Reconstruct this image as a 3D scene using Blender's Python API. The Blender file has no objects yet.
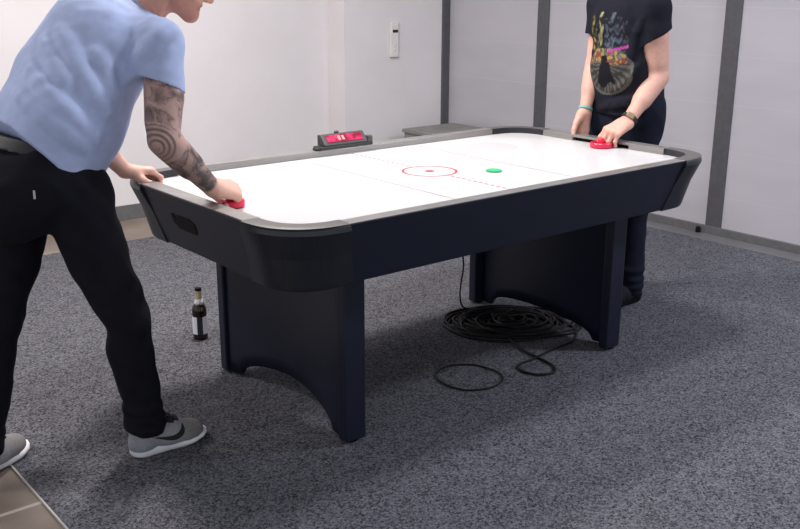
import bpy, bmesh, math, random
import numpy as np
from mathutils import Vector, Matrix

random.seed(4)
RNG = np.random.default_rng(7)
scene = bpy.context.scene
COL = scene.collection
PI = math.pi
V3 = lambda *a: np.array(a if len(a) > 1 else a[0], float)
unit = lambda v: np.asarray(v, float) / np.linalg.norm(v)

# ------------------------------------------------------------------ materials
def srgb(r, g, b):
    def c(u):
        u /= 255.0
        return u / 12.92 if u <= 0.04045 else ((u + 0.055) / 1.055) ** 2.4
    return (c(r), c(g), c(b), 1.0)

def mat(name, col, rough=0.5, metal=0.0, spec=0.5, coat=0.0, sheen=0.0):
    m = bpy.data.materials.new(name)
    m.use_nodes = True
    b = m.node_tree.nodes['Principled BSDF']
    b.inputs['Base Color'].default_value = col if len(col) == 4 else (*col, 1)
    b.inputs['Roughness'].default_value = rough
    b.inputs['Metallic'].default_value = metal
    b.inputs['Specular IOR Level'].default_value = spec
    b.inputs['Coat Weight'].default_value = coat
    b.inputs['Sheen Weight'].default_value = sheen
    return m

def nodes(m):
    nt = m.node_tree
    return nt, nt.nodes, nt.links, nt.nodes['Principled BSDF']

def noise_mix(m, c1, c2, scale=20, detail=4, lo=0.35, hi=0.65, bump=0.0, bscale=None, dist=0.002, rough=0.6, stretch=None):
    nt, N, L, B = nodes(m)
    tc = N.new('ShaderNodeTexCoord')
    mp = N.new('ShaderNodeMapping')
    L.new(tc.outputs['Object'], mp.inputs['Vector'])
    if stretch: mp.inputs['Scale'].default_value = stretch
    n = N.new('ShaderNodeTexNoise')
    n.inputs['Scale'].default_value = scale
    n.inputs['Detail'].default_value = detail
    n.inputs['Roughness'].default_value = rough
    L.new(mp.outputs['Vector'], n.inputs['Vector'])
    r = N.new('ShaderNodeValToRGB')
    r.color_ramp.elements[0].position = lo
    r.color_ramp.elements[1].position = hi
    r.color_ramp.elements[0].color = c1 if len(c1) == 4 else (*c1, 1)
    r.color_ramp.elements[1].color = c2 if len(c2) == 4 else (*c2, 1)
    L.new(n.outputs['Fac'], r.inputs['Fac'])
    L.new(r.outputs['Color'], B.inputs['Base Color'])
    if bump:
        n2 = N.new('ShaderNodeTexNoise')
        n2.inputs['Scale'].default_value = bscale or scale
        n2.inputs['Detail'].default_value = 3
        L.new(mp.outputs['Vector'], n2.inputs['Vector'])
        bp = N.new('ShaderNodeBump')
        bp.inputs['Strength'].default_value = bump
        bp.inputs['Distance'].default_value = dist
        L.new(n2.outputs['Fac'], bp.inputs['Height'])
        L.new(bp.outputs['Normal'], B.inputs['Normal'])
    return m

def vcol_mat(name, rough=0.6, spec=0.4, bump=0.0, bscale=300, sss=0.0, dist=0.001, mottle=0.0, mscale=60):
    m = mat(name, (1, 1, 1, 1), rough, spec=spec)
    nt, N, L, B = nodes(m)
    a = N.new('ShaderNodeVertexColor')
    a.layer_name = 'col'
    out = a.outputs['Color']
    tc = N.new('ShaderNodeTexCoord')
    if mottle:
        n = N.new('ShaderNodeTexNoise')
        n.inputs['Scale'].default_value = mscale
        n.inputs['Detail'].default_value = 4
        L.new(tc.outputs['Object'], n.inputs['Vector'])
        mr = N.new('ShaderNodeMapRange')
        mr.inputs['From Min'].default_value = 0.3
        mr.inputs['From Max'].default_value = 0.7
        mr.inputs['To Min'].default_value = 1 - mottle
        mr.inputs['To Max'].default_value = 1 + mottle
        L.new(n.outputs['Fac'], mr.inputs['Value'])
        mx = N.new('ShaderNodeVectorMath')
        mx.operation = 'SCALE'
        L.new(a.outputs['Color'], mx.inputs[0])
        L.new(mr.outputs['Result'], mx.inputs['Scale'])
        out = mx.outputs['Vector']
    L.new(out, B.inputs['Base Color'])
    if sss:
        B.inputs['Subsurface Weight'].default_value = sss
        B.inputs['Subsurface Radius'].default_value = (1.0, 0.35, 0.2)
        B.inputs['Subsurface Scale'].default_value = 0.006
    if bump:
        n = N.new('ShaderNodeTexNoise')
        n.inputs['Scale'].default_value = bscale
        L.new(tc.outputs['Object'], n.inputs['Vector'])
        bp = N.new('ShaderNodeBump')
        bp.inputs['Strength'].default_value = bump
        bp.inputs['Distance'].default_value = dist
        L.new(n.outputs['Fac'], bp.inputs['Height'])
        L.new(bp.outputs['Normal'], B.inputs['Normal'])
    return m

M = {}
def carpet_mat():
    m = mat('carpet_pile', (.1, .1, .1), 0.95, spec=0.08)
    nt, N, L, B = nodes(m)
    tc = N.new('ShaderNodeTexCoord')
    vals = []
    for sc in (300, 150):
        v = N.new('ShaderNodeTexVoronoi'); v.inputs['Scale'].default_value = sc
        L.new(tc.outputs['Object'], v.inputs['Vector'])
        sp = N.new('ShaderNodeSeparateColor'); L.new(v.outputs['Color'], sp.inputs['Color'])
        vals.append(sp.outputs['Red'])
    n = N.new('ShaderNodeTexNoise'); n.inputs['Scale'].default_value = 14; n.inputs['Detail'].default_value = 5
    L.new(tc.outputs['Object'], n.inputs['Vector'])
    a = N.new('ShaderNodeMath'); a.operation = 'MULTIPLY_ADD'; a.inputs[1].default_value = .55
    L.new(vals[1], a.inputs[0]); 
    b = N.new('ShaderNodeMath'); b.operation = 'MULTIPLY'; b.inputs[1].default_value = .45
    L.new(vals[0], b.inputs[0]); L.new(b.outputs[0], a.inputs[2])
    c = N.new('ShaderNodeMath'); c.operation = 'MULTIPLY_ADD'; c.inputs[1].default_value = .25
    L.new(n.outputs['Fac'], c.inputs[0]); L.new(a.outputs[0], c.inputs[2])
    r = N.new('ShaderNodeValToRGB')
    r.color_ramp.elements[0].position = .22; r.color_ramp.elements[0].color = (.012, .012, .016, 1)
    r.color_ramp.elements[1].position = 1.0; r.color_ramp.elements[1].color = (.172, .173, .197, 1)
    L.new(c.outputs[0], r.inputs['Fac']); L.new(r.outputs['Color'], B.inputs['Base Color'])
    return m
M['carpet'] = carpet_mat()
M['laminate'] = noise_mix(mat('navy_laminate', (.01, .012, .02), 0.42, spec=0.35), (.0065, .009, .022), (.009, .0125, .028), scale=9, detail=6)
M['cap'] = noise_mix(mat('dark_cap_plastic', (.02, .02, .02), 0.38, spec=0.5), (.009, .0105, .017), (.012, .014, .021), scale=40)
M['cap_top'] = mat('cap_painted_light', (.085, .082, .075), 0.42, spec=0.5)  # lighter grey paints in the ceiling light on the cap tops
M['rail'] = noise_mix(mat('brushed_rail', (.4, .4, .4), 0.33, metal=0.55), (.25, .243, .235), (.32, .312, .30), scale=30, stretch=(.3, .3, 30))
M['black'] = mat('matt_black', (.003, .003, .004), 0.7, spec=0.2)
M['play'] = mat('white_playfield', (.585, .573, .577), 0.22, spec=0.4)
M['dashes'] = mat('red_dashes', (.55, .03, .05), 0.3)
nt, N, L, B = nodes(M['dashes'])
tc = N.new('ShaderNodeTexCoord'); sp = N.new('ShaderNodeSeparateXYZ'); L.new(tc.outputs['Object'], sp.inputs['Vector'])
md = N.new('ShaderNodeMath'); md.operation = 'PINGPONG'; md.inputs[1].default_value = .015; L.new(sp.outputs['Y'], md.inputs[0])
gt = N.new('ShaderNodeMath'); gt.operation = 'GREATER_THAN'; gt.inputs[1].default_value = .0055; L.new(md.outputs[0], gt.inputs[0])
mx = N.new('ShaderNodeMix'); mx.data_type = 'RGBA'; mx.inputs[6].default_value = (.585, .573, .577, 1); mx.inputs[7].default_value = (.50, .03, .06, 1)
L.new(gt.outputs[0], mx.inputs[0]); L.new(mx.outputs[2], B.inputs['Base Color'])
M['line_grey'] = mat('grey_line', (.30, .26, .29), 0.3)
M['line_red'] = mat('red_line', (.55, .03, .05), 0.3)
M['faint'] = mat('disc_tint', (.525, .50, .51), 0.25)
M['wall'] = noise_mix(mat('white_wall_paint', (.7, .68, .68), 0.85, spec=0.2), (.69, .662, .675), (.725, .697, .71), scale=2.5, bump=0.05, bscale=180)
M['ceiling'] = mat('white_ceiling', (.8, .79, .78), 0.9)
M['skirt'] = noise_mix(mat('grey_skirting', (.1, .1, .1), 0.5), (.105, .105, .11), (.13, .13, .135), scale=30)
M['post'] = noise_mix(mat('grey_post', (.08, .08, .09), 0.45, spec=0.4), (.078, .077, .088), (.095, .094, .105), scale=25)
M['box_grey'] = noise_mix(mat('grey_box', (.2, .2, .19), 0.55), (.19, .185, .17), (.25, .245, .23), scale=14)
M['white_plastic'] = mat('white_plastic', (.72, .69, .67), 0.35)
M['display'] = mat('dark_display', (.012, .014, .014), 0.2)
M['red'] = mat('red_plastic', (.70, .012, .06), 0.3)
M['green'] = mat('green_plastic', (.03, .42, .17), 0.35)
M['cable'] = mat('black_cable', (.005, .005, .007), 0.55, spec=0.25)
M['glass'] = mat('brown_bottle_glass', (.012, .006, .004), 0.12, spec=0.5)
M['foil'] = noise_mix(mat('gold_foil', (.6, .45, .2), 0.4, metal=0.4), (.42, .33, .17), (.62, .52, .32), scale=80)
M['label_white'] = mat('white_label', (.80, .80, .84), 0.6)
M['label_dark'] = mat('dark_label', (.012, .013, .03), 0.5)
M['scb'] = mat('scoreboard_black', (.010, .010, .012), 0.45)
M['scb_grey'] = mat('scoreboard_grey', (.060, .058, .057), 0.45)
M['sole'] = mat('white_rubber_sole', (.80, .79, .83), 0.55)
M['lace'] = mat('black_lace', (.01, .01, .012), 0.8)
M['denim'] = vcol_mat('dark_denim', 0.88, spec=0.15, bump=0.3, bscale=420, mottle=0.16, mscale=22)
M['skin'] = vcol_mat('skin', 0.5, spec=0.35, sss=0.12, bump=0.12, bscale=240, mottle=0.05, mscale=70)
M['cloth'] = vcol_mat('jersey_cloth', 0.85, spec=0.15, bump=0.25, bscale=380, mottle=0.06, mscale=30)
M['shoe'] = vcol_mat('shoe_knit', 0.75, spec=0.2, bump=0.5, bscale=330, mottle=0.2, mscale=260)
M['hair'] = noise_mix(mat('brown_hair', (.03, .02, .012), 0.6), (.018, .012, .008), (.06, .04, .025), scale=60, stretch=(1, 1, .2), bump=.6, bscale=120)
M['eye'] = mat('eye_white', (.75, .72, .70), 0.15)
M['iris'] = mat('iris', (.03, .06, .08), 0.1)
M['belt'] = mat('belt_leather', (.014, .015, .020), 0.6)
M['tag'] = mat('pale_tag', (.5, .47, .45), 0.7)
M['band'] = mat('black_strap', (.010, .010, .010), 0.5)
M['gold'] = mat('gold_case', (.50, .40, .24), 0.28, metal=0.8)
M['teal'] = mat('teal_band', (.16, .36, .34), 0.6)

def tile_mat(name, c1, c2, grout, size, offx, offy):
    m = mat(name, c1, 0.42, spec=0.35)
    nt, N, L, B = nodes(m)
    tc = N.new('ShaderNodeTexCoord')
    mp = N.new('ShaderNodeMapping')
    mp.inputs['Location'].default_value = (-offx, -offy, 0)
    L.new(tc.outputs['Object'], mp.inputs['Vector'])
    br = N.new('ShaderNodeTexBrick')
    br.offset = 0.0
    br.squash = 1.0
    br.inputs['Scale'].default_value = 1.0
    br.inputs['Brick Width'].default_value = size
    br.inputs['Row Height'].default_value = size
    br.inputs['Mortar Size'].default_value = 0.0009
    br.inputs['Mortar Smooth'].default_value = 0.0
    br.inputs['Mortar'].default_value = (*grout, 1)
    n = N.new('ShaderNodeTexNoise')
    n.inputs['Scale'].default_value = 4.5
    n.inputs['Detail'].default_value = 6
    L.new(tc.outputs['Object'], n.inputs['Vector'])
    r = N.new('ShaderNodeValToRGB')
    r.color_ramp.elements[0].position = .35
    r.color_ramp.elements[1].position = .68
    r.color_ramp.elements[0].color = (*c1, 1)
    r.color_ramp.elements[1].color = (*c2, 1)
    L.new(n.outputs['Fac'], r.inputs['Fac'])
    L.new(r.outputs['Color'], br.inputs['Color1'])
    L.new(r.outputs['Color'], br.inputs['Color2'])
    L.new(br.outputs['Color'], B.inputs['Base Color'])
    return m
M['tile'] = tile_mat('beige_floor_tile', (.155, .125, .103), (.225, .185, .153), (.36, .32, .29), 0.6, -1.615, -0.115)
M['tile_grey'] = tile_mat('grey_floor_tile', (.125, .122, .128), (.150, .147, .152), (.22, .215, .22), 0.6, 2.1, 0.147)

def panel_mat():
    m = mat('pale_partition_panel', (.55, .53, .58), 0.6, spec=0.25)
    nt, N, L, B = nodes(m)
    tc = N.new('ShaderNodeTexCoord')
    sp = N.new('ShaderNodeSeparateXYZ')
    L.new(tc.outputs['Object'], sp.inputs['Vector'])
    a = N.new('ShaderNodeMath'); a.operation = 'ADD'; a.inputs[1].default_value = 2 * 0.2775 - 0.235
    L.new(sp.outputs['Z'], a.inputs[0])
    md = N.new('ShaderNodeMath'); md.operation = 'PINGPONG'; md.inputs[1].default_value = 0.2775 / 2
    L.new(a.outputs[0], md.inputs[0])
    lt = N.new('ShaderNodeMapRange')
    lt.inputs['From Min'].default_value = 0.0
    lt.inputs['From Max'].default_value = 0.005
    lt.inputs['To Min'].default_value = 1.0
    lt.inputs['To Max'].default_value = 0.0
    L.new(md.outputs[0], lt.inputs['Value'])
    n = N.new('ShaderNodeTexNoise')
    n.inputs['Scale'].default_value = 1.6
    n.inputs['Detail'].default_value = 2
    mp = N.new('ShaderNodeMapping'); mp.inputs['Scale'].default_value = (1, 1, 3)
    L.new(tc.outputs['Object'], mp.inputs['Vector'])
    L.new(mp.outputs['Vector'], n.inputs['Vector'])
    r = N.new('ShaderNodeValToRGB')
    r.color_ramp.elements[0].position = .3
    r.color_ramp.elements[1].position = .7
    r.color_ramp.elements[0].color = (.46, .445, .49, 1)
    r.color_ramp.elements[1].color = (.51, .492, .54, 1)
    L.new(n.outputs['Fac'], r.inputs['Fac'])
    mx = N.new('ShaderNodeMix'); mx.data_type = 'RGBA'
    mx.inputs[7].default_value = (.525, .508, .555, 1)
    L.new(lt.outputs['Result'], mx.inputs[0])
    L.new(r.outputs['Color'], mx.inputs[6])
    L.new(mx.outputs[2], B.inputs['Base Color'])
    return m
M['panel'] = panel_mat()

# ------------------------------------------------------------------ mesh helpers
def link(name, me, parent=None, loc=None, material=None, smooth=False):
    o = bpy.data.objects.new(name, me)
    COL.objects.link(o)
    if material is not None: me.materials.append(material)
    if parent is not None: o.parent = parent
    if loc is not None: o.location = loc
    if smooth:
        me.polygons.foreach_set('use_smooth', [True] * len(me.polygons))
    return o

def from_bm(name, bm, material, parent=None, loc=None, smooth=False, bevel=0.0, origin=None):
    """origin: world point that becomes the object's own origin (verts are given in world/parent space)."""
    bmesh.ops.recalc_face_normals(bm, faces=bm.faces)
    if origin is not None:
        bmesh.ops.translate(bm, verts=bm.verts, vec=-Vector(origin))
        loc = origin
    me = bpy.data.meshes.new(name)
    bm.to_mesh(me)
    bm.free()
    o = link(name, me, parent, loc, material, smooth)
    if bevel:
        md = o.modifiers.new('bevel', 'BEVEL')
        md.width = bevel
        md.segments = 2
        md.limit_method = 'ANGLE'
        md.angle_limit = math.radians(40)
    return o

def box(bm, lo, hi, mi=0):
    x0, y0, z0 = lo; x1, y1, z1 = hi
    v = [bm.verts.new(p) for p in [(x0, y0, z0), (x1, y0, z0), (x1, y1, z0), (x0, y1, z0), (x0, y0, z1), (x1, y0, z1), (x1, y1, z1), (x0, y1, z1)]]
    for f in [(0, 3, 2, 1), (4, 5, 6, 7), (0, 1, 5, 4), (1, 2, 6, 5), (2, 3, 7, 6), (3, 0, 4, 7)]:
        bm.faces.new([v[i] for i in f]).material_index = mi
    return v

def hexa(bm, pts):
    v = [bm.verts.new(p) for p in pts]
    for f in [(0, 3, 2, 1), (4, 5, 6, 7), (0, 1, 5, 4), (1, 2, 6, 5), (2, 3, 7, 6), (3, 0, 4, 7)]:
        bm.faces.new([v[i] for i in f])

def loft(bm, rings, closed=True, caps=True, mi=0):
    vs = [[bm.verts.new(p) for p in r] for r in rings]
    n = len(vs[0])
    for a, b in zip(vs[:-1], vs[1:]):
        for i in range(n if closed else n - 1):
            j = (i + 1) % n
            bm.faces.new((a[i], a[j], b[j], b[i])).material_index = mi
    if caps and closed:
        bm.faces.new(vs[0][::-1]).material_index = mi
        bm.faces.new(vs[-1]).material_index = mi
    return vs

def lathe(bm, prof, n=32, mi=0, center=(0, 0, 0)):
    cx, cy, cz = center
    rings = [[(cx + r * math.cos(2 * PI * i / n), cy + r * math.sin(2 * PI * i / n), cz + z) for i in range(n)] for r, z in prof]
    return loft(bm, rings, mi=mi)

def tube(bm, pts, r, n=8, closed=False):
    pts = [Vector(p) for p in pts]
    rings = []
    m = len(pts)
    up = None
    for i, p in enumerate(pts):
        t = (pts[(i + 1) % m] - pts[i - 1]) if closed else (pts[min(i + 1, m - 1)] - pts[max(i - 1, 0)])
        t.normalize()
        if up is None:
            up = Vector((0, 0, 1)) if abs(t.z) < 0.9 else Vector((1, 0, 0))
        s = t.cross(up)
        if s.length < 1e-6: s = t.cross(Vector((1, 0.3, 0)))
        s.normalize()
        u = s.cross(t).normalized()
        up = u
        rr = r[i] if hasattr(r, '__len__') else r
        rings.append([p + (s * math.cos(2 * PI * k / n) + u * math.sin(2 * PI * k / n)) * rr for k in range(n)])
    if closed:
        vs = [[bm.verts.new(q) for q in ring] for ring in rings]
        for a in range(m):
            A, B = vs[a], vs[(a + 1) % m]
            for i in range(n):
                bm.faces.new((A[i], A[(i + 1) % n], B[(i + 1) % n], B[i]))
    else:
        loft(bm, rings)

def spline(ctrl, per=10, closed=False):
    P = [np.array(c, float) for c in ctrl]
    n = len(P)
    out = []
    rng = range(n) if closed else range(n - 1)
    for i in rng:
        g = (lambda k: P[k % n]) if closed else (lambda k: P[min(max(k, 0), n - 1)])
        p0, p1, p2, p3 = g(i - 1), g(i), g(i + 1), g(i + 2)
        for s in range(per):
            t = s / per
            out.append(0.5 * (2 * p1 + (p2 - p0) * t + (2 * p0 - 5 * p1 + 4 * p2 - p3) * t * t + (3 * p1 - p0 - 3 * p2 + p3) * t ** 3))
    if not closed: out.append(P[-1])
    return out

def tag(o, label=None, cat=None, group=None, kind=None):
    if label: o['label'] = label
    if cat: o['category'] = cat
    if group: o['group'] = group
    if kind: o['kind'] = kind
    return o

def empty(name, loc, label, cat, group=None):
    o = bpy.data.objects.new(name, None)
    COL.objects.link(o)
    o.location = loc
    o.empty_display_size = 0.1
    return tag(o, label, cat, group)

def structure(name, bm, material, label=None, cat=None, bevel=0.0):
    o = from_bm(name, bm, material, bevel=bevel)
    o['kind'] = 'structure'
    if label: o['label'] = label
    if cat: o['category'] = cat
    return o

# ------------------------------------------------------------------ the room
XW, YL, YR, XS = 2.70, 3.05, 2.873, 1.70
CARPET_X0, CARPET_X1, CARPET_Y1 = -1.615, 2.54, 2.52
bm = bmesh.new(); box(bm, (-5.2, -5.2, -0.12), (2.9, 3.25, -0.006))
structure('floor', bm, M['tile'], 'beige stone tile floor around the grey carpet', 'floor')
bm = bmesh.new(); box(bm, (CARPET_X0, -5.2, -0.006), (CARPET_X1, CARPET_Y1, 0.0))
structure('floor_carpet', bm, M['carpet'], 'grey speckled carpet under the hockey table', 'carpet')
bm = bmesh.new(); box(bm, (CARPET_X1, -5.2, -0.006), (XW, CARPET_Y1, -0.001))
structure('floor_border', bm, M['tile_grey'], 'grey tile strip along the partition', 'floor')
bm = bmesh.new(); box(bm, (CARPET_X0 - 0.005, -5.2, -0.006), (CARPET_X0, CARPET_Y1, 0.001))
structure('trim_1', bm, mat('pale_edge_trim', (.42, .40, .37), 0.4), 'thin pale strip where carpet meets tile', 'trim')

HC = 2.95
bm = bmesh.new()
outline = [(-5.2, YL), (XS, YL), (XS, YR), (XW, YR), (XW, 3.25), (-5.2, 3.25)]
loft(bm, [[(x, y, -0.006) for x, y in outline], [(x, y, HC) for x, y in outline]])
structure('wall_left', bm, M['wall'], 'plain white painted wall with a step in it', 'wall')
bm = bmesh.new(); box(bm, (XW, -5.2, -0.006), (2.9, YR, HC))
structure('wall_right', bm, M['panel'], 'pale lilac grey partition panels', 'wall')
bm = bmesh.new(); box(bm, (-5.2, -5.2, HC), (2.9, 3.25, HC + 0.1))
structure('ceiling', bm, M['ceiling'], 'white ceiling', 'ceiling')
bm = bmesh.new()
box(bm, (-5.2, YL - 0.014, -0.006), (XS, YL, 0.09))
structure('baseboard_left', bm, M['skirt'], 'dark grey skirting along the white wall', 'baseboard', bevel=0.002)
bm = bmesh.new()
box(bm, (XW - 0.02, -5.2, -0.001), (XW, YR, 0.047))
structure('baseboard_right', bm, M['skirt'], 'dark grey skirting along the partition', 'baseboard', bevel=0.002)
for i, (y0, y1) in enumerate([(1.845, 1.947), (0.378, 0.483), (-1.26, -1.155), (-2.85, -2.745)]):
    bm = bmesh.new(); box(bm, (XW - 0.014, y0, -0.001), (XW + 0.01, y1, HC))
    structure('trim_%d' % (i + 2), bm, M['post'], 'dark grey upright post of the partition', 'post', bevel=0.004)
bm = bmesh.new(); box(bm, (2.625, YR - 0.014, -0.006), (XW, YR + 0.005, HC))
structure('trim_6', bm, M['post'], 'narrow dark grey post in the corner of the room', 'post', bevel=0.004)

# black door stopper at the foot of the post
bm = bmesh.new()
lathe(bm, [(0.012, 0), (0.014, 0.004), (0.014, 0.03), (0.010, 0.036)], 16)
o = from_bm('floor_stopper', bm, M['black'], loc=(XW - 0.036, 0.515, 0.0), smooth=False)
tag(o, 'tiny black stopper on the floor at the foot of the wide grey post', 'stopper')

# wall remote
wr = empty('wall_control', (2.147, YR, 0.947), 'slim white wall control with small dark display beside the corner post', 'control')
bm = bmesh.new(); box(bm, (-0.040, -0.022, 0.0), (0.036, 0.0, 0.255))
from_bm('body', bm, M['white_plastic'], wr, bevel=0.006)
bm = bmesh.new(); box(bm, (-0.022, -0.024, 0.178), (0.026, -0.0205, 0.198))
tag(from_bm('display', bm, M['display'], wr), 'dark display')
for z, s in ((0.09, 0.012), (0.055, 0.010), (0.225, 0.008)):
    bm = bmesh.new(); lathe(bm, [(s, 0), (s, 0.003), (s * .8, 0.0045)], 16)
    b = from_bm('button', bm, M['white_plastic'], wr, loc=(0.0, -0.0215, z))
    b.rotation_euler = (PI / 2, 0, 0)

# grey low cabinet in the corner
cb = empty('low_cabinet', (2.365, 2.465, 0), 'low grey box unit in the corner behind the table', 'cabinet')
bm = bmesh.new(); box(bm, (-0.24, -0.26, 0.0), (0.24, 0.25, 0.41))
from_bm('body', bm, M['box_grey'], cb, bevel=0.004)
bm = bmesh.new(); box(bm, (-0.255, -0.275, 0.411), (0.255, 0.26, 0.437))
from_bm('top', bm, M['box_grey'], cb, bevel=0.004)

# ------------------------------------------------------------------ air hockey table
HX, HY, RCN, TX = 1.055, 0.57, 0.224, 0.03      # outer rim, corner size, centre
ZT, ZP, ZB = 0.80, 0.775, 0.595
INS = 0.062                          # how far the apron leans in at its foot
table = empty('air_hockey_table', (TX, 0, 0), 'large navy air hockey table with white playing surface and grey rails', 'game table')
def part(name, bm, m, parent=None, bevel=0.0, smooth=False, label=None):
    o = from_bm(name, bm, m, parent or table, bevel=bevel, smooth=smooth)
    if label: o['label'] = label
    return o
def arc(cx, cy, r, a0, a1, n=14, ex=2.45):
    out = []
    for i in range(n + 1):
        a = a0 + (a1 - a0) * i / n
        c, s = math.cos(a), math.sin(a)
        k = (abs(c) ** ex + abs(s) ** ex) ** (-1 / ex)
        out.append((cx + r * k * c, cy + r * k * s))
    return out
def rrect(hx, hy, r, n=14):
    p = []
    for sx, sy, a in ((1, 1, 0), (-1, 1, PI / 2), (-1, -1, PI), (1, -1, 1.5 * PI)):
        p += arc(sx * (hx - r), sy * (hy - r), r, a, a + PI / 2, n)
    return p
# underside tray + playfield
bm = bmesh.new()
loft(bm, [[(x, y, 0.60) for x, y in rrect(HX - INS - 0.025, HY - INS - 0.025, 0.16)], [(x, y, 0.762) for x, y in rrect(HX - 0.045, HY - 0.045, 0.19)]])
part('tray', bm, M['laminate'])
bm = bmesh.new()
pf = rrect(HX - 0.05, HY - 0.048, 0.185)
loft(bm, [[(x, y, 0.763) for x, y in pf], [(x, y, ZP) for x, y in pf]])
play = part('playfield', bm, M['play'])
# printed marks and pale discs on the playfield
def mark(name, bm, m): return part(name, bm, m, play)
for x in (-0.254 - TX, 0.356 - TX):
    bm = bmesh.new(); box(bm, (x - 0.0036, -0.50, ZP), (x + 0.0036, 0.50, ZP + 0.0004)); mark('printed_line', bm, M['line_grey'])
CX0 = 0.006 - TX
for ya, yb in ((-0.52, -0.101), (0.101, 0.52)):
    bm = bmesh.new(); box(bm, (CX0 - 0.0042, ya, ZP), (CX0 + 0.0042, yb, ZP + 0.0004)); mark('dashed_line', bm, M['dashes'])
bm = bmesh.new()
ri, ro = 0.099, 0.1085
R1 = [[(CX0 + r * math.cos(2 * PI * i / 64), r * math.sin(2 * PI * i / 64), z) for i in range(64)] for r, z in ((ri, ZP), (ro, ZP), (ro, ZP + .0005), (ri, ZP + .0005), (ri, ZP))]
loft(bm, R1, caps=False)
mark('centre_circle', bm, M['line_red'])
bm = bmesh.new(); lathe(bm, [(0.019, ZP), (0.019, ZP + .0005)], 24, center=(CX0, 0, 0)); mark('centre_dot', bm, M['line_red'])
for sx in (-1, 1):
    bm = bmesh.new(); lathe(bm, [(0.12, ZP), (0.12, ZP + .0003)], 40, center=(sx * 0.60 - TX, 0.19 if sx < 0 else 0.265, 0)); mark('pale_disc', bm, M['faint'])  # flat disc, slightly darker than the playfield around it
# aprons (four leaning boards) -----------------------------------------------
xs, ys = HX - RCN, HY - RCN
for s in (-1, 1):
    bm = bmesh.new()
    o_, i_ = s * HY, s * (HY - INS)
    t = s * 0.022
    hexa(bm, [(-xs - .03, i_, ZB), (xs + .03, i_, ZB), (xs + .03, i_ - t, ZB), (-xs - .03, i_ - t, ZB), (-xs - .03, o_, ZT - .001), (xs + .03, o_, ZT - .001), (xs + .03, o_ - t, ZT - .001), (-xs - .03, o_ - t, ZT - .001)])
    part('side_panel', bm, M['laminate'], bevel=0.003)
for s in (-1, 1):
    bm = bmesh.new()
    o_, i_ = s * HX, s * (HX - INS)
    t = s * 0.022
    hexa(bm, [(i_, -ys - .03, ZB), (i_, ys + .03, ZB), (i_ - t, ys + .03, ZB), (i_ - t, -ys - .03, ZB), (o_, -ys - .03, ZT - .001), (o_, ys + .03, ZT - .001), (o_ - t, ys + .03, ZT - .001), (o_ - t, -ys - .03, ZT - .001)])
    e = part('end_panel', bm, M['laminate'], bevel=0.003)
    # puck return opening: a dark rounded tray set in the board
    bm = bmesh.new()
    def xo(z): return s * (HX - INS + INS * (z - ZB) / (ZT - .006 - ZB))
    y0, y1 = (0.005, 0.165)
    z0, z1 = 0.678, 0.728
    ring = [(y0, z0 + .012), (y0 + .01, z0), (y1 - .03, z0), (y1, z0 + .02), (y1, z1), (y1 - 0.022, z1), (y1 - .024, z1 - .012), (y1 - .040, z1 - .012), (y1 - .042, z1), (y0 + .03, z1), (y0, z1 - .012)]
    loft(bm, [[(xo(z) + s * 0.0015, y, z) for y, z in ring], [(xo(z) - s * 0.015, y, z) for y, z in ring]])
    part('puck_return', bm, M['black'], e, label='black puck return opening')
# corner caps -----------------------------------------------------------------
def cap_outline(r_out, cx, cy, a0, ext, n=18):
    """quarter arc with short straight ends"""
    pts = arc(0, 0, r_out, 0, PI / 2, n)
    pts = [(r_out, -ext)] + pts + [(-ext, r_out)]
    ca, sa = math.cos(a0), math.sin(a0)
    return [(cx + x * ca - y * sa, cy + x * sa + y * ca) for x, y in pts]
for sx, sy, a0 in ((1, 1, 0), (-1, 1, PI / 2), (-1, -1, PI), (1, -1, 1.5 * PI)):
    cx, cy = sx * xs, sy * ys
    bulge = 0.003
    ext = lambda z: 0.003 + 0.27 * max(0.0, ZT - z)
    levels = [(ZB - 0.003, -INS + 0.004), (ZB + 0.003, -INS + bulge + 0.004), (0.70, -INS * 0.5 + bulge + .001), (ZT - 0.020, bulge + .004), (ZT - 0.006, bulge + .002), (ZT + 0.001, bulge - 0.004)]
    out = [[(x, y, z) for x, y in cap_outline(RCN + d, cx, cy, a0, ext(z))] for z, d in levels]
    inn = [[(x, y, z) for x, y in cap_outline(RCN - 0.055, cx, cy, a0, 0.003)] for z in (ZT + 0.001, ZP - 0.008)]
    inn += [[(x, y, z) for x, y in cap_outline(RCN - INS - 0.03, cx, cy, a0, ext(z))] for z in (ZB + 0.003, ZB - 0.003)]
    bm = bmesh.new()
    rings = out + inn
    vs = [[bm.verts.new(p) for p in r] for r in rings]
    n = len(vs[0])
    for k in range(len(vs)):
        A, B = vs[k], vs[(k + 1) % len(vs)]
        for i in range(n - 1): bm.faces.new((A[i], A[i + 1], B[i + 1], B[i]))
    for i in (0, n - 1): bm.faces.new([r[i] for r in vs])
    cap = part('corner_cap', bm, M['cap'], bevel=0.002)
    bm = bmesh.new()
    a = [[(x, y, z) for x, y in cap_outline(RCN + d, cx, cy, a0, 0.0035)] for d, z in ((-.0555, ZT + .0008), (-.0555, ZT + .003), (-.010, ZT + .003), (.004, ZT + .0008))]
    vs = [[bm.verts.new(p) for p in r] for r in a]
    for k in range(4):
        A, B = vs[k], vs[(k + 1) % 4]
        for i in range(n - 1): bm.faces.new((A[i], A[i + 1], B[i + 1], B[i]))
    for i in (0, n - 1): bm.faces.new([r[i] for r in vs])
    part('cap_lit_top', bm, M['cap_top'], cap)  # added top sheet, its lighter grey stands in for light from above
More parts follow.
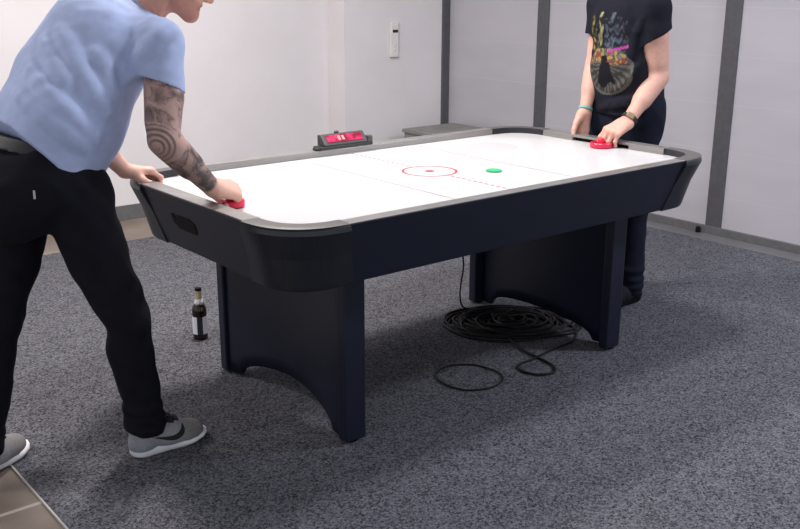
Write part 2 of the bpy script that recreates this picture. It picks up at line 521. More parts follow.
# rails -------------------------------------------------------------------------
for s in (-1, 1):
    bm = bmesh.new()
    yi, yo = s * (HY - .052), s * (HY - .0045)
    ya, yb = sorted((yi, s * (HY - .022)))
    box(bm, (-xs + .003, ya, ZP - .004), (xs - .003, yb, ZT - .0015))
    loft(bm, [[(x, yi, ZT - .0015), (x, yo, ZT - .0015), (x, s * (HY - .002), ZT + .0005), (x, s * (HY - .006), ZT + .002), (x, yi, ZT + .002)] for x in (-xs + .003, xs - .003)])
    part('long_rail', bm, M['rail'], bevel=0.003)
for s in (-1, 1):
    bm = bmesh.new()
    g = 0.16
    xi_, xo_ = s * (HX - .062), s * (HX - .0055)
    xa, xb = sorted((xi_, s * (HX - .024)))
    loft(bm, [[(xi_, y, ZT - .009), (s * (HX - .024), y, ZT - .009), (s * (HX - .024), y, ZT - .0005), (xo_, y, ZT - .0005), (s * (HX - .003), y, ZT + .0008), (s * (HX - .007), y, ZT + .002), (xi_, y, ZT + .002)] for y in (-ys + .003, ys - .003)])
    for ya, yb in ((-ys + .003, -g), (g, ys - .003)):
        box(bm, (xa, ya, ZP - .004), (xb, yb, ZT - .009))
    r = part('end_rail', bm, M['rail'], bevel=0.002)
    bm = bmesh.new()
    xi = s * (HX - 0.040)
    box(bm, (min(xi, s * (HX - .03)), -g, ZP - .004), (max(xi, s * (HX - .03)), g, ZT - .009))
    part('goal_slot', bm, M['black'], r, label='black goal slot')
# pedestals ----------------------------------------------------------------------
PA, PB, PD = 0.713, 0.4186, 0.084
for s in (-1, 1):
    ped = bpy.data.objects.new('pedestal', None); COL.objects.link(ped); ped.parent = table
    ped.location = (s * (PA - PD / 2) - TX, 0, 0)
    bm = bmesh.new()
    ny, nz = 44, 10
    hw = PB - 0.04
    def xin(y): return (PD / 2 - 0.014) - 0.045 * math.cos(PI * y / (2 * hw)) ** 1.3 if abs(y) < hw else PD / 2 - 0.020
    def zarch(y):
        q = 1 - (y / .308) ** 2
        return 0.010 + (0.084 * math.sqrt(q) if q > 0 else 0)
    grid = {}
    for i in range(ny + 1):
        y = -hw + 2 * hw * i / ny
        for k in range(nz + 1):
            zb = zarch(y)
            z = zb + (0.61 - zb) * k / nz
            for f, dx in ((0, 0.0), (1, -0.02)):
                grid[i, k, f] = bm.verts.new((s * (xin(y) + dx), y, z))
    for i in range(ny):
        for k in range(nz):
            bm.faces.new([grid[a, b, 0] for a, b in ((i, k), (i + 1, k), (i + 1, k + 1), (i, k + 1))])
            bm.faces.new([grid[a, b, 1] for a, b in ((i, k), (i + 1, k), (i + 1, k + 1), (i, k + 1))])
        for k in (0, nz):
            bm.faces.new((grid[i, k, 0], grid[i + 1, k, 0], grid[i + 1, k, 1], grid[i, k, 1]))
    for i in (0, ny):
        for k in range(nz):
            bm.faces.new((grid[i, k, 0], grid[i, k + 1, 0], grid[i, k + 1, 1], grid[i, k, 1]))
    part('arched_panel', bm, M['laminate'], ped, smooth=True)
    for sy in (-1, 1):
        bm = bmesh.new()
        ya, yb = sorted((sy * (PB - 0.044), sy * PB))
        box(bm, (-PD / 2, ya, 0.008), (PD / 2, yb, 0.61))
        post = part('post', bm, M['laminate'], ped, bevel=0.006)
        bm = bmesh.new(); lathe(bm, [(0.017, 0), (0.018, 0.002), (0.018, 0.009)], 16, center=(0, sy * (PB - .022), 0))
        part('foot', bm, M['black'], post)

# ------------------------------------------------------------------ scoreboard on the far rail
sb = empty('scoreboard', (-0.012, 0.545, ZT + 0.002), 'black electronic scoreboard with red display on the far rail', 'scoreboard')
bm = bmesh.new(); box(bm, (-0.138, -0.034, 0), (0.138, 0.022, 0.014))
from_bm('base', bm, M['scb'], sb, bevel=0.004)
bm = bmesh.new()
prof = [(-0.030, 0.014), (0.028, 0.014), (0.028, 0.057), (0.006, 0.059), (-0.030, 0.021)]
loft(bm, [[(-0.112, y, z) for y, z in prof], [(0.112, y, z) for y, z in prof]])
body = from_bm('housing', bm, M['scb_grey'], sb, bevel=0.003)
# slanted face frame: local frame along the slope
p0, p1 = V3(0, -0.030, 0.021), V3(0, 0.006, 0.059)
sl = unit(p1 - p0); nn = V3(0, -sl[2], sl[1])
def slab(bm, x0, x1, a0, a1, h0, h1):
    L_ = np.linalg.norm(p1 - p0)
    def P(x, a, h): return tuple(p0 + sl * (a * L_) + nn * h + V3(x, 0, 0))
    hexa(bm, [P(x0, a0, h0), P(x1, a0, h0), P(x1, a1, h0), P(x0, a1, h0), P(x0, a0, h1), P(x1, a0, h1), P(x1, a1, h1), P(x0, a1, h1)])
bm = bmesh.new(); slab(bm, -0.092, 0.092, 0.16, 0.84, 0.0005, 0.003)
dm = mat('red_display_glow', (.5, .01, .06), 0.3)
nt, N, L, B = nodes(dm)
tc = N.new('ShaderNodeTexCoord'); n_ = N.new('ShaderNodeTexNoise'); n_.inputs['Scale'].default_value = 26
L.new(tc.outputs['Object'], n_.inputs['Vector'])
rp = N.new('ShaderNodeValToRGB')
rp.color_ramp.elements[0].position = .40; rp.color_ramp.elements[0].color = (.20, .004, .03, 1)
rp.color_ramp.elements[1].position = .62; rp.color_ramp.elements[1].color = (.52, .03, .10, 1)
L.new(n_.outputs['Fac'], rp.inputs['Fac']); L.new(rp.outputs['Color'], B.inputs['Base Color'])
L.new(rp.outputs['Color'], B.inputs['Emission Color']); B.inputs['Emission Strength'].default_value = 0.08
ds = from_bm('display', bm, dm, sb); ds['label'] = 'red lit display'
for x0, x1 in ((-0.034, -0.022), (-0.014, -0.002)):
    bm = bmesh.new(); slab(bm, x0, x1, 0.30, 0.72, 0.0031, 0.0038)
    from_bm('digit', bm, mat('pale_digit', (.60, .28, .26), .4), ds)
bm = bmesh.new(); lathe(bm, [(0.010, 0), (0.010, 0.007), (0.006, 0.010)], 16, center=(-0.02, 0.018, 0.058))
from_bm('button', bm, M['scb'], sb)
for x, w in ((-0.160, 0.03), (0.114, 0.026)):
    bm = bmesh.new(); box(bm, (x, -0.030, 0.002), (x + w, -0.004, 0.012 if x < 0 else 0.040))
    from_bm('end_bracket', bm, M['scb'] if x < 0 else M['scb_grey'], sb, bevel=0.004)

# ------------------------------------------------------------------ mallets, puck, bottle, cables
def mallet(x, y, label, r=0.046):
    t = empty('mallet', (x, y, ZP + .0005), label, 'mallet', 'air hockey mallets')
    bm = bmesh.new()
    lathe(bm, [(r - .006, 0.0), (r, 0.004), (r, 0.020), (r - .003, 0.024), (r - .008, 0.024), (r - .011, 0.012), (0.019, 0.012)], 40)
    from_bm('base', bm, M['red'], t, bevel=0.001)
    bm = bmesh.new()
    lathe(bm, [(0.019, 0.012), (0.016, 0.026), (0.0165, 0.036), (0.012, 0.042), (0.004, 0.044)], 32)
    from_bm('knob', bm, M['red'], t, smooth=True)
    return t
mallet(-0.900, -0.062, 'red mallet under the fist of the man in the blue polo shirt', r=0.044)
mallet(0.966, -0.055, 'red mallet under the fingers of the person in the black t-shirt', r=0.050)
bm = bmesh.new()
lathe(bm, [(0.029, 0), (0.0315, 0.001), (0.0315, 0.005), (0.029, 0.006), (0.025, 0.0055)], 40)
tag(from_bm('puck', bm, M['green'], loc=(0.198, -0.158, ZP + .0005)), 'flat round green puck lying on the white playing surface', 'puck')

bt = empty('beer_bottle', (-0.606, 0.787, 0), 'brown glass beer bottle with white label on the carpet behind the table', 'bottle')
bm = bmesh.new()
lathe(bm, [(0.026, 0), (0.030, 0.003), (0.031, 0.01), (0.031, 0.125), (0.0295, 0.138), (0.024, 0.152), (0.0165, 0.168), (0.0135, 0.182), (0.0125, 0.212), (0.0125, 0.222)], 32)
from_bm('glass', bm, M['glass'], bt, smooth=True)
bm = bmesh.new(); lathe(bm, [(0.0215, 0.158), (0.0172, 0.168), (0.0142, 0.182), (0.0132, 0.212), (0.0132, 0.217)], 32)
from_bm('neck_foil', bm, M['foil'], bt, smooth=True)
bm = bmesh.new(); lathe(bm, [(0.0222, 0.1555), (0.0178, 0.168), (0.0150, 0.179), (0.0146, 0.1795)], 32)
from_bm('neck_label', bm, M['label_white'], bt, smooth=True)
bm = bmesh.new(); lathe(bm, [(0.0140, 0.216), (0.0145, 0.218), (0.0140, 0.226), (0.0125, 0.2285)], 24)
from_bm('cap', bm, M['black'], bt, smooth=False)
view_az = math.atan2(-2.748 - 0.787, -2.396 + 0.606)
for a0, a1, m in ((-1.9, -0.42, 'label_white'), (-0.42, 0.36, 'label_dark'), (0.36, 1.9, 'label_white')):
    bm = bmesh.new()
    ang = [view_az + a0 + (a1 - a0) * i / 12 for i in range(13)]
    rr = [[(r * math.cos(a), r * math.sin(a), z) for a in ang] for r, z in ((.0316, .026), (.0316, .104), (.0309, .104), (.0309, .026))]
    vs = [[bm.verts.new(p) for p in r] for r in rr]
    for k in range(4):
        for i in range(12): bm.faces.new((vs[k][i], vs[k][i + 1], vs[(k + 1) % 4][i + 1], vs[(k + 1) % 4][i]))
    for i in (0, 12): bm.faces.new([v[i] for v in vs])
    from_bm('label', bm, M[m], bt, smooth=False)

# big coil of cable under the table
pts = []
nturn = 30
e1, e2 = (.78, -.63), (.63, .78)
for i in range(nturn * 36):
    a = 2 * PI * i / 36
    tn = i / 36
    R_ = 0.135 + 0.10 * math.sin(tn * 1.37) + 0.018 * math.sin(2 * a + tn * 1.9)
    ox = 0.045 * math.sin(tn * 0.83); oy = 0.03 * math.cos(tn * 1.21)
    u, v = ox + R_ * 1.12 * math.cos(a), oy + R_ * 0.80 * math.sin(a)
    z = 0.0055 + 0.030 * (0.5 + 0.5 * math.sin(tn * 2.3 + a * .5)) * max(0.15, 1 - abs(R_ - .13) / .13) + 0.003 * math.sin(3 * a + tn)
    pts.append((0.555 + u * e1[0] + v * e2[0], 0.075 + u * e1[1] + v * e2[1], max(z, 0.0052)))
bm = bmesh.new(); tube(bm, pts, 0.0055, 6)
cc = empty('coiled_cable', (0.5, 0.075, 0), 'thick heap of coiled black cable on the carpet under the table', 'cable')
def world_child(name, bm, m, parent, smooth=True):
    o = from_bm(name, bm, m, smooth=smooth)
    o.parent = parent
    o.location = -Vector(parent.location)
    return o
world_child('coil', bm, M['cable'], cc)
bm = bmesh.new()
tube(bm, spline([(0.62, 0.22, .008), (0.76, 0.06, .006), (0.74, -0.14, .006), (0.62, -0.25, .006), (0.45, -0.27, .006), (0.33, -0.29, .006), (0.225, -0.30, .006), (0.195, -0.36, .006), (0.225, -0.42, .006), (0.29, -0.435, .006), (0.335, -0.38, .006), (0.35, -0.29, .006), (0.36, -0.2, .008), (0.40, -0.08, .012)], 8), 0.005, 8)
world_child('loose_turn', bm, M['cable'], cc)
bm = bmesh.new()
tube(bm, spline([(0.40, 0.30, .006), (0.31, 0.24, .006), (0.29, 0.12, .006), (0.36, 0.03, .008), (0.50, -0.06, .012)], 8), 0.005, 8)
world_child('loose_turn', bm, M['cable'], cc)
bm = bmesh.new()
tube(bm, [(0.700, 0.085, .012), (0.735, 0.10, .016), (0.75, 0.107, .018)], [0.006, 0.012, 0.011], 12)
world_child('plug', bm, M['cable'], cc)

bm = bmesh.new()
tube(bm, spline([(-0.11, -0.19, .005), (-0.125, -0.27, .005), (-0.10, -0.345, .005), (-0.02, -0.385, .005), (0.06, -0.372, .005), (0.107, -0.325, .005), (0.115, -0.26, .005), (0.09, -0.18, .005), (0.02, -0.13, .005), (-0.06, -0.14, .005)], 10, closed=True), 0.0035, 8, closed=True)
tag(from_bm('cable_loop', bm, M['cable'], origin=(0, -0.26, 0), smooth=True), 'single loose ring of thin black cable in front of the coil', 'cable')
bm = bmesh.new()
tube(bm, spline([(0.53, 0.42, .60), (0.53, 0.42, .45), (0.565, 0.41, .30), (0.57, 0.395, .20), (0.525, 0.36, .14), (0.495, 0.335, .08), (0.50, 0.32, .03), (0.54, 0.30, .014), (0.58, 0.27, .012)], 8), 0.004, 8)
pc_ = from_bm('power_cord', bm, M['cable'], table, loc=(-TX, 0, 0), smooth=True); pc_['label'] = 'thin black cord hanging down'

# ------------------------------------------------------------------ people: distance-field modelling
class Prim:
    def __init__(s, kind, a, b=None, ra=0.0, rb=None, n=None, sc=1.0, R=None, clip=None, infl=0.0):
        s.kind = kind; s.a = V3(a); s.b = V3(b) if b is not None else None
        s.ra = ra; s.rb = ra if rb is None else rb
        s.n = unit(n) if n is not None else None
        s.sc = sc; s.R = R; s.clip = clip; s.infl = infl
    def __call__(s, P):
        if s.kind == 'rc':
            Q = P - s.a
            ba = s.b - s.a
            if s.n is not None:
                Q = Q + ((s.sc - 1.0) * (Q @ s.n))[:, None] * s.n
                ba = ba + (s.sc - 1.0) * (ba @ s.n) * s.n
            t = np.clip((Q @ ba) / max(ba @ ba, 1e-9), 0, 1)
            d = np.linalg.norm(Q - t[:, None] * ba, axis=1) - (s.ra + (s.rb - s.ra) * t)
            if s.n is not None: d = d / (0.5 + 0.5 * max(1.0, s.sc))
        else:                                   # ellipsoid, ra = three radii, R rows = axes
            Q = (P - s.a) @ s.R.T if s.R is not None else P - s.a
            r = V3(s.ra)
            k0 = np.linalg.norm(Q / r, axis=1)
            k1 = np.linalg.norm(Q / (r * r), axis=1)
            d = k0 * (k0 - 1) / np.maximum(k1, 1e-6)
            d = np.where(k0 < 1e-4, -r.min(), d)
        d = d - s.infl
        if s.clip is not None:
            for p0, nn in s.clip:
                d = np.maximum(d, (P - p0) @ nn)
        return d

def RC(a, b, ra, rb=None, n=None, sc=1.0, k=0.02, clip=None): return ('add', Prim('rc', a, b, ra, rb, n, sc, clip=clip), k)
def EL(c, r, R=None, k=0.02): return ('add', Prim('el', c, ra=r, R=R), k)
def SUB(prim, k=0.005): return ('sub', prim[1], k)
def CLIP(p0, n): return ('clip', (V3(p0), unit(n)), 0)
def DISP(fn): return ('disp', fn, 0)

def evaluate(ops, P, skip=None):
    d = np.full(len(P), 0.35)
    for i, (m, pr, k) in enumerate(ops):
        if skip is not None and skip[i]: continue
        if m == 'add':
            e = pr(P)
            h = np.maximum(k - np.abs(d - e), 0) / k
            d = np.minimum(d, e) - h * h * k * 0.25
        elif m == 'sub':
            e = -pr(P)
            h = np.maximum(k - np.abs(d - e), 0) / k
            d = np.maximum(d, e) + h * h * k * 0.25
        elif m == 'clip':
            d = np.maximum(d, (P - pr[0]) @ pr[1])
        else:
            d = d + pr(P)
    return d

def mesh_field(ops, lo, hi, h=0.005, B=12, smooth=2):
    lo = V3(lo); hi = V3(hi)
    nb = np.ceil((hi - lo) / (h * B)).astype(int)
    n = nb * B + 1
    D = np.full(n, 0.35, np.float32)
    ci = np.stack(np.meshgrid(*[np.arange(q) for q in nb], indexing='ij'), -1).reshape(-1, 3)
    cc = lo + (ci + 0.5) * h * B
    dc = evaluate(ops, cc)
    rad = h * B * 0.87
    pd = [np.asarray(pr(cc)) if m in ('add', 'sub') else None for m, pr, k in ops]
    loc = np.stack(np.meshgrid(*[np.arange(B + 1)] * 3, indexing='ij'), -1).reshape(-1, 3) * h
    for q in range(len(ci)):
        i, j, k_ = ci[q] * B
        if abs(dc[q]) > rad * 1.5 + 0.03:
            D[i:i + B + 1, j:j + B + 1, k_:k_ + B + 1] = dc[q]
    for q in range(len(ci)):
        if abs(dc[q]) > rad * 1.5 + 0.03: continue
        i, j, k_ = ci[q] * B
        skip = [pd[t] is not None and pd[t][q] > rad * 1.5 + 0.06 for t in range(len(ops))]
        D[i:i + B + 1, j:j + B + 1, k_:k_ + B + 1] = evaluate(ops, lo + ci[q] * h * B + loc, skip).reshape((B + 1,) * 3)
    # surface nets
    S = D < 0
    c8 = sum(S[a:n[0] - 1 + a, b:n[1] - 1 + b, c:n[2] - 1 + c].astype(np.int8) for a in (0, 1) for b in (0, 1) for c in (0, 1))
    I = np.argwhere((c8 > 0) & (c8 < 8))
    acc = np.zeros((len(I), 3)); cnt = np.zeros(len(I))
    for a in range(3):
        for u in (0, 1):
            for v in (0, 1):
                o0 = [0, 0, 0]; o0[(a + 1) % 3] = u; o0[(a + 2) % 3] = v
                o1 = list(o0); o1[a] = 1
                d0 = D[I[:, 0] + o0[0], I[:, 1] + o0[1], I[:, 2] + o0[2]]
                d1 = D[I[:, 0] + o1[0], I[:, 1] + o1[1], I[:, 2] + o1[2]]
                m = (d0 < 0) != (d1 < 0)
                t = np.where(m, d0 / np.where(m, d0 - d1, 1), 0)
                p = np.array(o0, float) + np.outer(t, np.eye(3)[a])
                acc[m] += p[m]; cnt[m] += 1
    verts = lo + (I + acc / cnt[:, None]) * h
    idx = np.full(tuple(n - 1), -1, np.int32)
    idx[I[:, 0], I[:, 1], I[:, 2]] = np.arange(len(I))
    quads = []
    for a in range(3):
        s0 = [slice(None)] * 3; s1 = [slice(None)] * 3
        s0[a] = slice(0, -1); s1[a] = slice(1, None)
        A, Bq = S[tuple(s0)], S[tuple(s1)]
        E_ = np.argwhere(A != Bq)
        b, c = (a + 1) % 3, (a + 2) % 3
        ok = (E_[:, b] > 0) & (E_[:, c] > 0) & (E_[:, b] < n[b] - 1) & (E_[:, c] < n[c] - 1)
        E_ = E_[ok]
        def g(db, dc_):
            q = E_.copy(); q[:, b] -= db; q[:, c] -= dc_
            return idx[q[:, 0], q[:, 1], q[:, 2]]
        Q = np.stack([g(1, 1), g(0, 1), g(0, 0), g(1, 0)], 1)
        fl = ~A[E_[:, 0], E_[:, 1], E_[:, 2]]
        Q[fl] = Q[fl][:, ::-1]
        quads.append(Q)
    Q = np.concatenate(quads)
    Q = Q[(Q >= 0).all(1)]
    e = np.concatenate([Q[:, [0, 1]], Q[:, [1, 2]], Q[:, [2, 3]], Q[:, [3, 0]]])
    for it in range(smooth):
        for f in (0.5, -0.4):
            s = np.zeros_like(verts); w = np.zeros(len(verts))
            for x in range(3):
                s[:, x] = np.bincount(e[:, 0], verts[e[:, 1], x], len(verts))
            w = np.bincount(e[:, 0], minlength=len(verts))
            verts = verts + f * (s / np.maximum(w, 1)[:, None] - verts)
    return verts, Q

def field_obj(name, ops, lo, hi, material, parent=None, base=(0, 0, 0), h=0.005, col=None, smooth=2):
    v, q = mesh_field(ops, lo, hi, h, smooth=smooth)
    me = bpy.data.meshes.new(name)
    vb = v - V3(base)
    me.vertices.add(len(v)); me.vertices.foreach_set('co', vb.astype(np.float32).ravel())
    me.loops.add(q.size); me.loops.foreach_set('vertex_index', q.astype(np.int32).ravel())
    me.polygons.add(len(q)); me.polygons.foreach_set('loop_start', np.arange(0, q.size, 4, dtype=np.int32))
    me.polygons.foreach_set('loop_total', np.full(len(q), 4, np.int32))
    me.update(calc_edges=True); me.validate()
    if col is not None:
        ca = me.color_attributes.new('col', 'FLOAT_COLOR', 'POINT')
        c = np.ones((len(v), 4), np.float32)
        nv = np.zeros((len(v), 3), np.float32); me.vertices.foreach_get('normal', nv.ravel()) if False else None
        c[:, :3] = col(v) if callable(col) else np.array(col)
        ca.data.foreach_set('color', c.ravel())
    return link(name, me, parent, base if parent is None else None, material, True)

def snap(ops, p, it=12):
    p = V3(p)[None, :].copy()
    for _ in range(it):
        d = evaluate(ops, p)[0]
        g = np.array([(evaluate(ops, p + e)[0] - evaluate(ops, p - e)[0]) for e in np.eye(3) * 0.002]) / 0.004
        gl = np.linalg.norm(g)
        if gl < 1e-3: break
        p = p - d * g / gl / max(gl, 0.5) * 0.9
    return p[0], g / max(gl, 1e-6)

def fold(ops, pts, r=0.012, sink=0.5, k=0.02, sub=False):
    """a soft crease ridge lying along the cloth through the given points"""
    P = [snap(ops, p) for p in pts]
    P = [snap(ops, p) for p in spline([q for q, g in P], 3)]
    out = []
    C = [p - g * (r * sink if not sub else -r * sink) for p, g in P]
    m = len(C)
    rs = [r * (0.45 + 0.55 * math.sin(PI * (i + .35) / (m - .3))) for i in range(m)]
    for i in range(m - 1):
        pr = RC(C[i], C[i + 1], rs[i], rs[i + 1], k=k)
        out.append(pr if not sub else ('sub', pr[1], k))
    return out

def vnoise(P, f, seed=0):
    """cheap smooth pseudo noise in -1..1"""
    rs = np.random.default_rng(seed)
    out = 0
    for i in range(5):
        w = rs.normal(size=3); w = w / np.linalg.norm(w) * f * (0.7 + 0.8 * rs.random())
        out = out + np.sin(P @ w + rs.random() * 6.28 + 1.3 * np.sin(P @ np.roll(w, 1) * .7 + rs.random() * 6))
    return out / 3.2

def hand_ops(wrist, x, z, left, curl, spread=(0.10, 0.02, -0.06, -0.14), thumb=((0.62, 0.72, -0.30), (0.85, 0.35, -0.4), (0.95, 0.0, -0.3)), s=1.0):
    """palm, four bent fingers and a thumb. x: wrist -> knuckles, z: back of the hand"""
    x = unit(x); z = unit(V3(z) - (V3(z) @ x) * x)
    y = np.cross(z, x) * (-1 if left else 1)
    W = V3(wrist)
    L = lambda a, b, c: W + (x * a + y * b + z * c) * s
    mcp = [(.088, .030, 0), (.093, .0095, .002), (.088, -.0115, .001), (.079, -.031, -.003)]
    rad = [.0098, .0102, .0096, .0084]
    ph = [(.042, .026, .021), (.046, .029, .022), (.043, .027, .022), (.034, .021, .019)]
    out = []
    for (a, b, c), w in zip(mcp, (.016, .006, -.006, -.016)):
        out.append(RC(L(.004, w, 0), L(a, b, c), .0185 * s, .0128 * s, k=.016 * s))
    tips = []
    for f in range(4):
        p = L(*mcp[f]); ang = 0.0
        sp = spread[f]
        dirx = x * math.cos(sp) + y * math.sin(sp)
        r = rad[f] * s
        for seg in range(3):
            ang += curl[f][seg]
            d = dirx * math.cos(ang) - z * math.sin(ang)
            q = p + d * ph[f][seg] * s
            out.append(RC(p, q, r, r * .92, k=.006 * s if seg else .010 * s))
            p = q; r *= .92
        tips.append(p)
    p = L(.022, .020, -.006)
    r = .0165 * s
    for (dx, dy, dz), ln, k in zip(thumb, (.042, .033, .027), (.02, .007, .006)):
        d = unit(x * dx + y * dy + z * dz)
        q = p + d * ln * s
        out.append(RC(p, q, r, r * .86, k=k * s))
        p = q; r = r * .86
    return out, tips

def head_ops(c, f, u):
    """face with brow, eye hollows, nose, lips, chin and ears; c = middle of the skull"""
    f = unit(f); u = unit(V3(u) - (V3(u) @ f) * f); l = np.cross(u, f)
    Rm = np.stack([l, f, u])
    G = lambda a, b, cc: c + l * a + f * b + u * cc
    o = [EL(G(0, -.012, .022), (.076, .096, .092), Rm, .02),
         EL(G(0, .030, -.035), (.060, .062, .080), Rm, .03),
         RC(G(-.045, .02, -.072), G(0, .070, -.100), .022, .021, k=.025), RC(G(.045, .02, -.072), G(0, .070, -.100), .022, .021, k=.025),
         EL(G(0, .076, -.102), (.021, .017, .015), Rm, .015),
         RC(G(-.036, .078, .014), G(.036, .078, .014), .012, k=.018),
         RC(G(0, .088, .006), G(0, .109, -.034), .0075, .0115, k=.012),
         EL(G(0.010, .098, -.040), (.0095, .010, .0075), Rm, .006), EL(G(-.010, .098, -.040), (.0095, .010, .0075), Rm, .006),
         RC(G(-.019, .081, -.064), G(.019, .081, -.064), .0075, k=.008), RC(G(-.009, .090, -.062), G(.009, .090, -.062), .0055, k=.006),
         RC(G(-.012, .086, -.074), G(.012, .086, -.074), .0065, k=.006),
         ('sub', Prim('rc', G(-.026, .0935, -.0685), G(.026, .0935, -.0685), .0025), .004),
         ('sub', Prim('el', G(.032, .094, -.004), ra=(.016, .012, .011), R=Rm), .012), ('sub', Prim('el', G(-.032, .094, -.004), ra=(.016, .012, .011), R=Rm), .012)]
    for s in (-1, 1):
        o += [EL(G(s * .078, -.008, -.008), (.009, .019, .032), Rm, .008), ('sub', Prim('el', G(s * .088, -.004, -.004), ra=(.006, .010, .018), R=Rm), .005)]
    return o, G, Rm

def frame(fwd, upv):
    u = unit(upv); f = V3(fwd) - (V3(fwd) @ u) * u; f = unit(f)
    r = np.cross(f, u)
    return r, f, u                         # person's right, forward, up

SKIN = V3(.62, .365, .29)
def seg_dist(P, a, b):
    a = V3(a); ba = V3(b) - a
    t = np.clip(((P - a) @ ba) / (ba @ ba), 0, 1)
    return np.linalg.norm(P - a - t[:, None] * ba, axis=1), t

def shoe(parent, base, heel, yaw, left, upper_col, sole_m, swoosh, laces, L=0.285, pitch=0.0):
    """running shoe: sole, knit upper, laces and side mark. local: x forward, y left, z up"""
    root = bpy.data.objects.new('shoe', None); COL.objects.link(root)
    root.parent = parent
    root.location = Vector(heel) - Vector(base)
    root.rotation_euler = (0, -pitch, yaw)
    ms = 1 if left else -1            # medial side sign handled by mirroring y
    def P(x, y, z): return (x, y * ms, z)
    # sole
    nst = 26
    def halfw(t):
        lat = np.interp(t, [0, .03, .1, .25, .45, .62, .75, .88, .96, 1.0], [.010, .024, .033, .036, .037, .046, .050, .043, .026, .008])
        med = np.interp(t, [0, .03, .1, .25, .45, .62, .75, .88, .96, 1.0], [.010, .024, .033, .033, .030, .040, .046, .038, .022, .006])
        return lat, med
    def lift(t): return 0.020 * max(0, (t - .62) / .38) ** 1.5 + 0.005 * max(0, (.12 - t) / .12)
    bm = bmesh.new()
    rings = []
    for z, g in ((0.0, .80), (0.004, .96), (0.014, 1.07), (0.024, 1.04), (0.032, .92)):
        pts = []
        for i in range(nst + 1):
            t = i / nst; a, b = halfw(t)
            th = z * np.interp(t, [0, .15, .5, .85, 1], [1.6, 1.45, 1.1, .62, .35])
            pts.append(P(L * t + (g - 1) * .02 * (2 * t - 1), a * g, th + lift(t)))
        for i in range(nst, -1, -1):
            t = i / nst; a, b = halfw(t)
            th = z * np.interp(t, [0, .15, .5, .85, 1], [1.6, 1.45, 1.1, .62, .35])
            pts.append(P(L * t + (g - 1) * .02 * (2 * t - 1), -b * g, th + lift(t)))
        rings.append(pts)
    loft(bm, rings)
    from_bm('sole', bm, sole_m, root, smooth=True)
    s_ = L / .285
    Q = lambda x, y, z: V3(P(x * s_, y, z))
    ops = [RC(Q(.035, 0, .040), Q(.040, 0, .085), .035, .034, k=.02),
           RC(Q(.05, 0, .045), Q(.14, .002, .055), .038, .042, k=.03),
           RC(Q(.07, 0, .075), Q(.15, .002, .068), .034, .032, k=.03),
           RC(Q(.14, .003, .045), Q(.215, .006, .035), .040, .034, n=(0, 1, 0), sc=.86, k=.03),
           RC(Q(.20, .004, .038), Q(.243, .003, .040), .032, .024, n=(0, 1, 0), sc=.78, k=.03),
           SUB(RC(Q(.055, 0, .10), Q(.060, 0, .16), .026, .03), .008),
           CLIP((0, 0, .024), (0, 0, -1))]
    up_o = field_obj('upper', ops, (-.03, -.08, .0), (.32, .08, .15), M['shoe'], root, h=.004, col=upper_col)
    if swoosh:
        # curved tick mark along the outer side
        cl = [(.072, .066, .0012), (.095, .059, .0042), (.120, .054, .0072), (.145, .0535, .0095), (.164, .060, .0095), (.174, .071, .007), (.178, .084, .0015)]
        c_ = np.array(spline(cl, 6))
        bm = bmesh.new()
        rows = []
        for i, (x, z, hw) in enumerate(c_):
            d = c_[min(i + 1, len(c_) - 1)] - c_[max(i - 1, 0)]
            n = unit((-d[1], d[0]))
            row = []
            for w in (-1, -.33, .33, 1):
                xx, zz = x + n[0] * hw * w, z + n[1] * hw * w
                p = Q(xx, .08, zz)
                dirv = V3(P(0, -1, 0))
                for _ in range(30):
                    dd = evaluate(ops, p[None, :])[0]
                    p = p + dirv * dd * .8
                row.append(p - dirv * .0014)
            rows.append(row)
        vs = [[bm.verts.new(p) for p in r] for r in rows]
        vb = [[bm.verts.new(V3(p) + V3(P(0, -1, 0)) * .003) for p in r] for r in rows]
        for i in range(len(rows) - 1):
            for k in range(3):
                bm.faces.new((vs[i][k], vs[i][k + 1], vs[i + 1][k + 1], vs[i + 1][k]))
                bm.faces.new((vb[i][k], vb[i][k + 1], vb[i + 1][k + 1], vb[i + 1][k]))
            for k in (0, 3): bm.faces.new((vs[i][k], vs[i + 1][k], vb[i + 1][k], vb[i][k]))
        for i in (0, -1):
            for k in range(3): bm.faces.new((vs[i][k], vs[i][k + 1], vb[i][k + 1], vb[i][k]))
        o = from_bm('side_mark', bm, M['lace'], root, smooth=False); o['label'] = 'black curved tick mark'
    if laces:
        bm = bmesh.new()
        for i, x in enumerate((.118, .134, .150, .166)):
            pts = []
            for j in range(9):
                y = -.026 + .052 * j / 8
                p = Q(x + .006 * math.sin(j / 8 * PI), y, .14)
                for _ in range(30):
                    p = p - V3(0, 0, 1) * evaluate(ops, p[None, :])[0] * .8
                pts.append(p + V3(0, 0, .0015))
            tube(bm, pts, .0028, 6)
        for sgn in (-1, 1):
            tube(bm, spline([Q(.118, 0, .105), Q(.108, sgn * .022, .118), Q(.128, sgn * .040, .112), Q(.142, sgn * .038, .100), Q(.124, sgn * .012, .103)], 6), .0028, 6)
            tube(bm, spline([Q(.118, 0, .105), Q(.142, sgn * .014, .112), Q(.165, sgn * .030, .098)], 6), .0025, 6)
        from_bm('laces', bm, M['lace'], root, smooth=True)
    return root

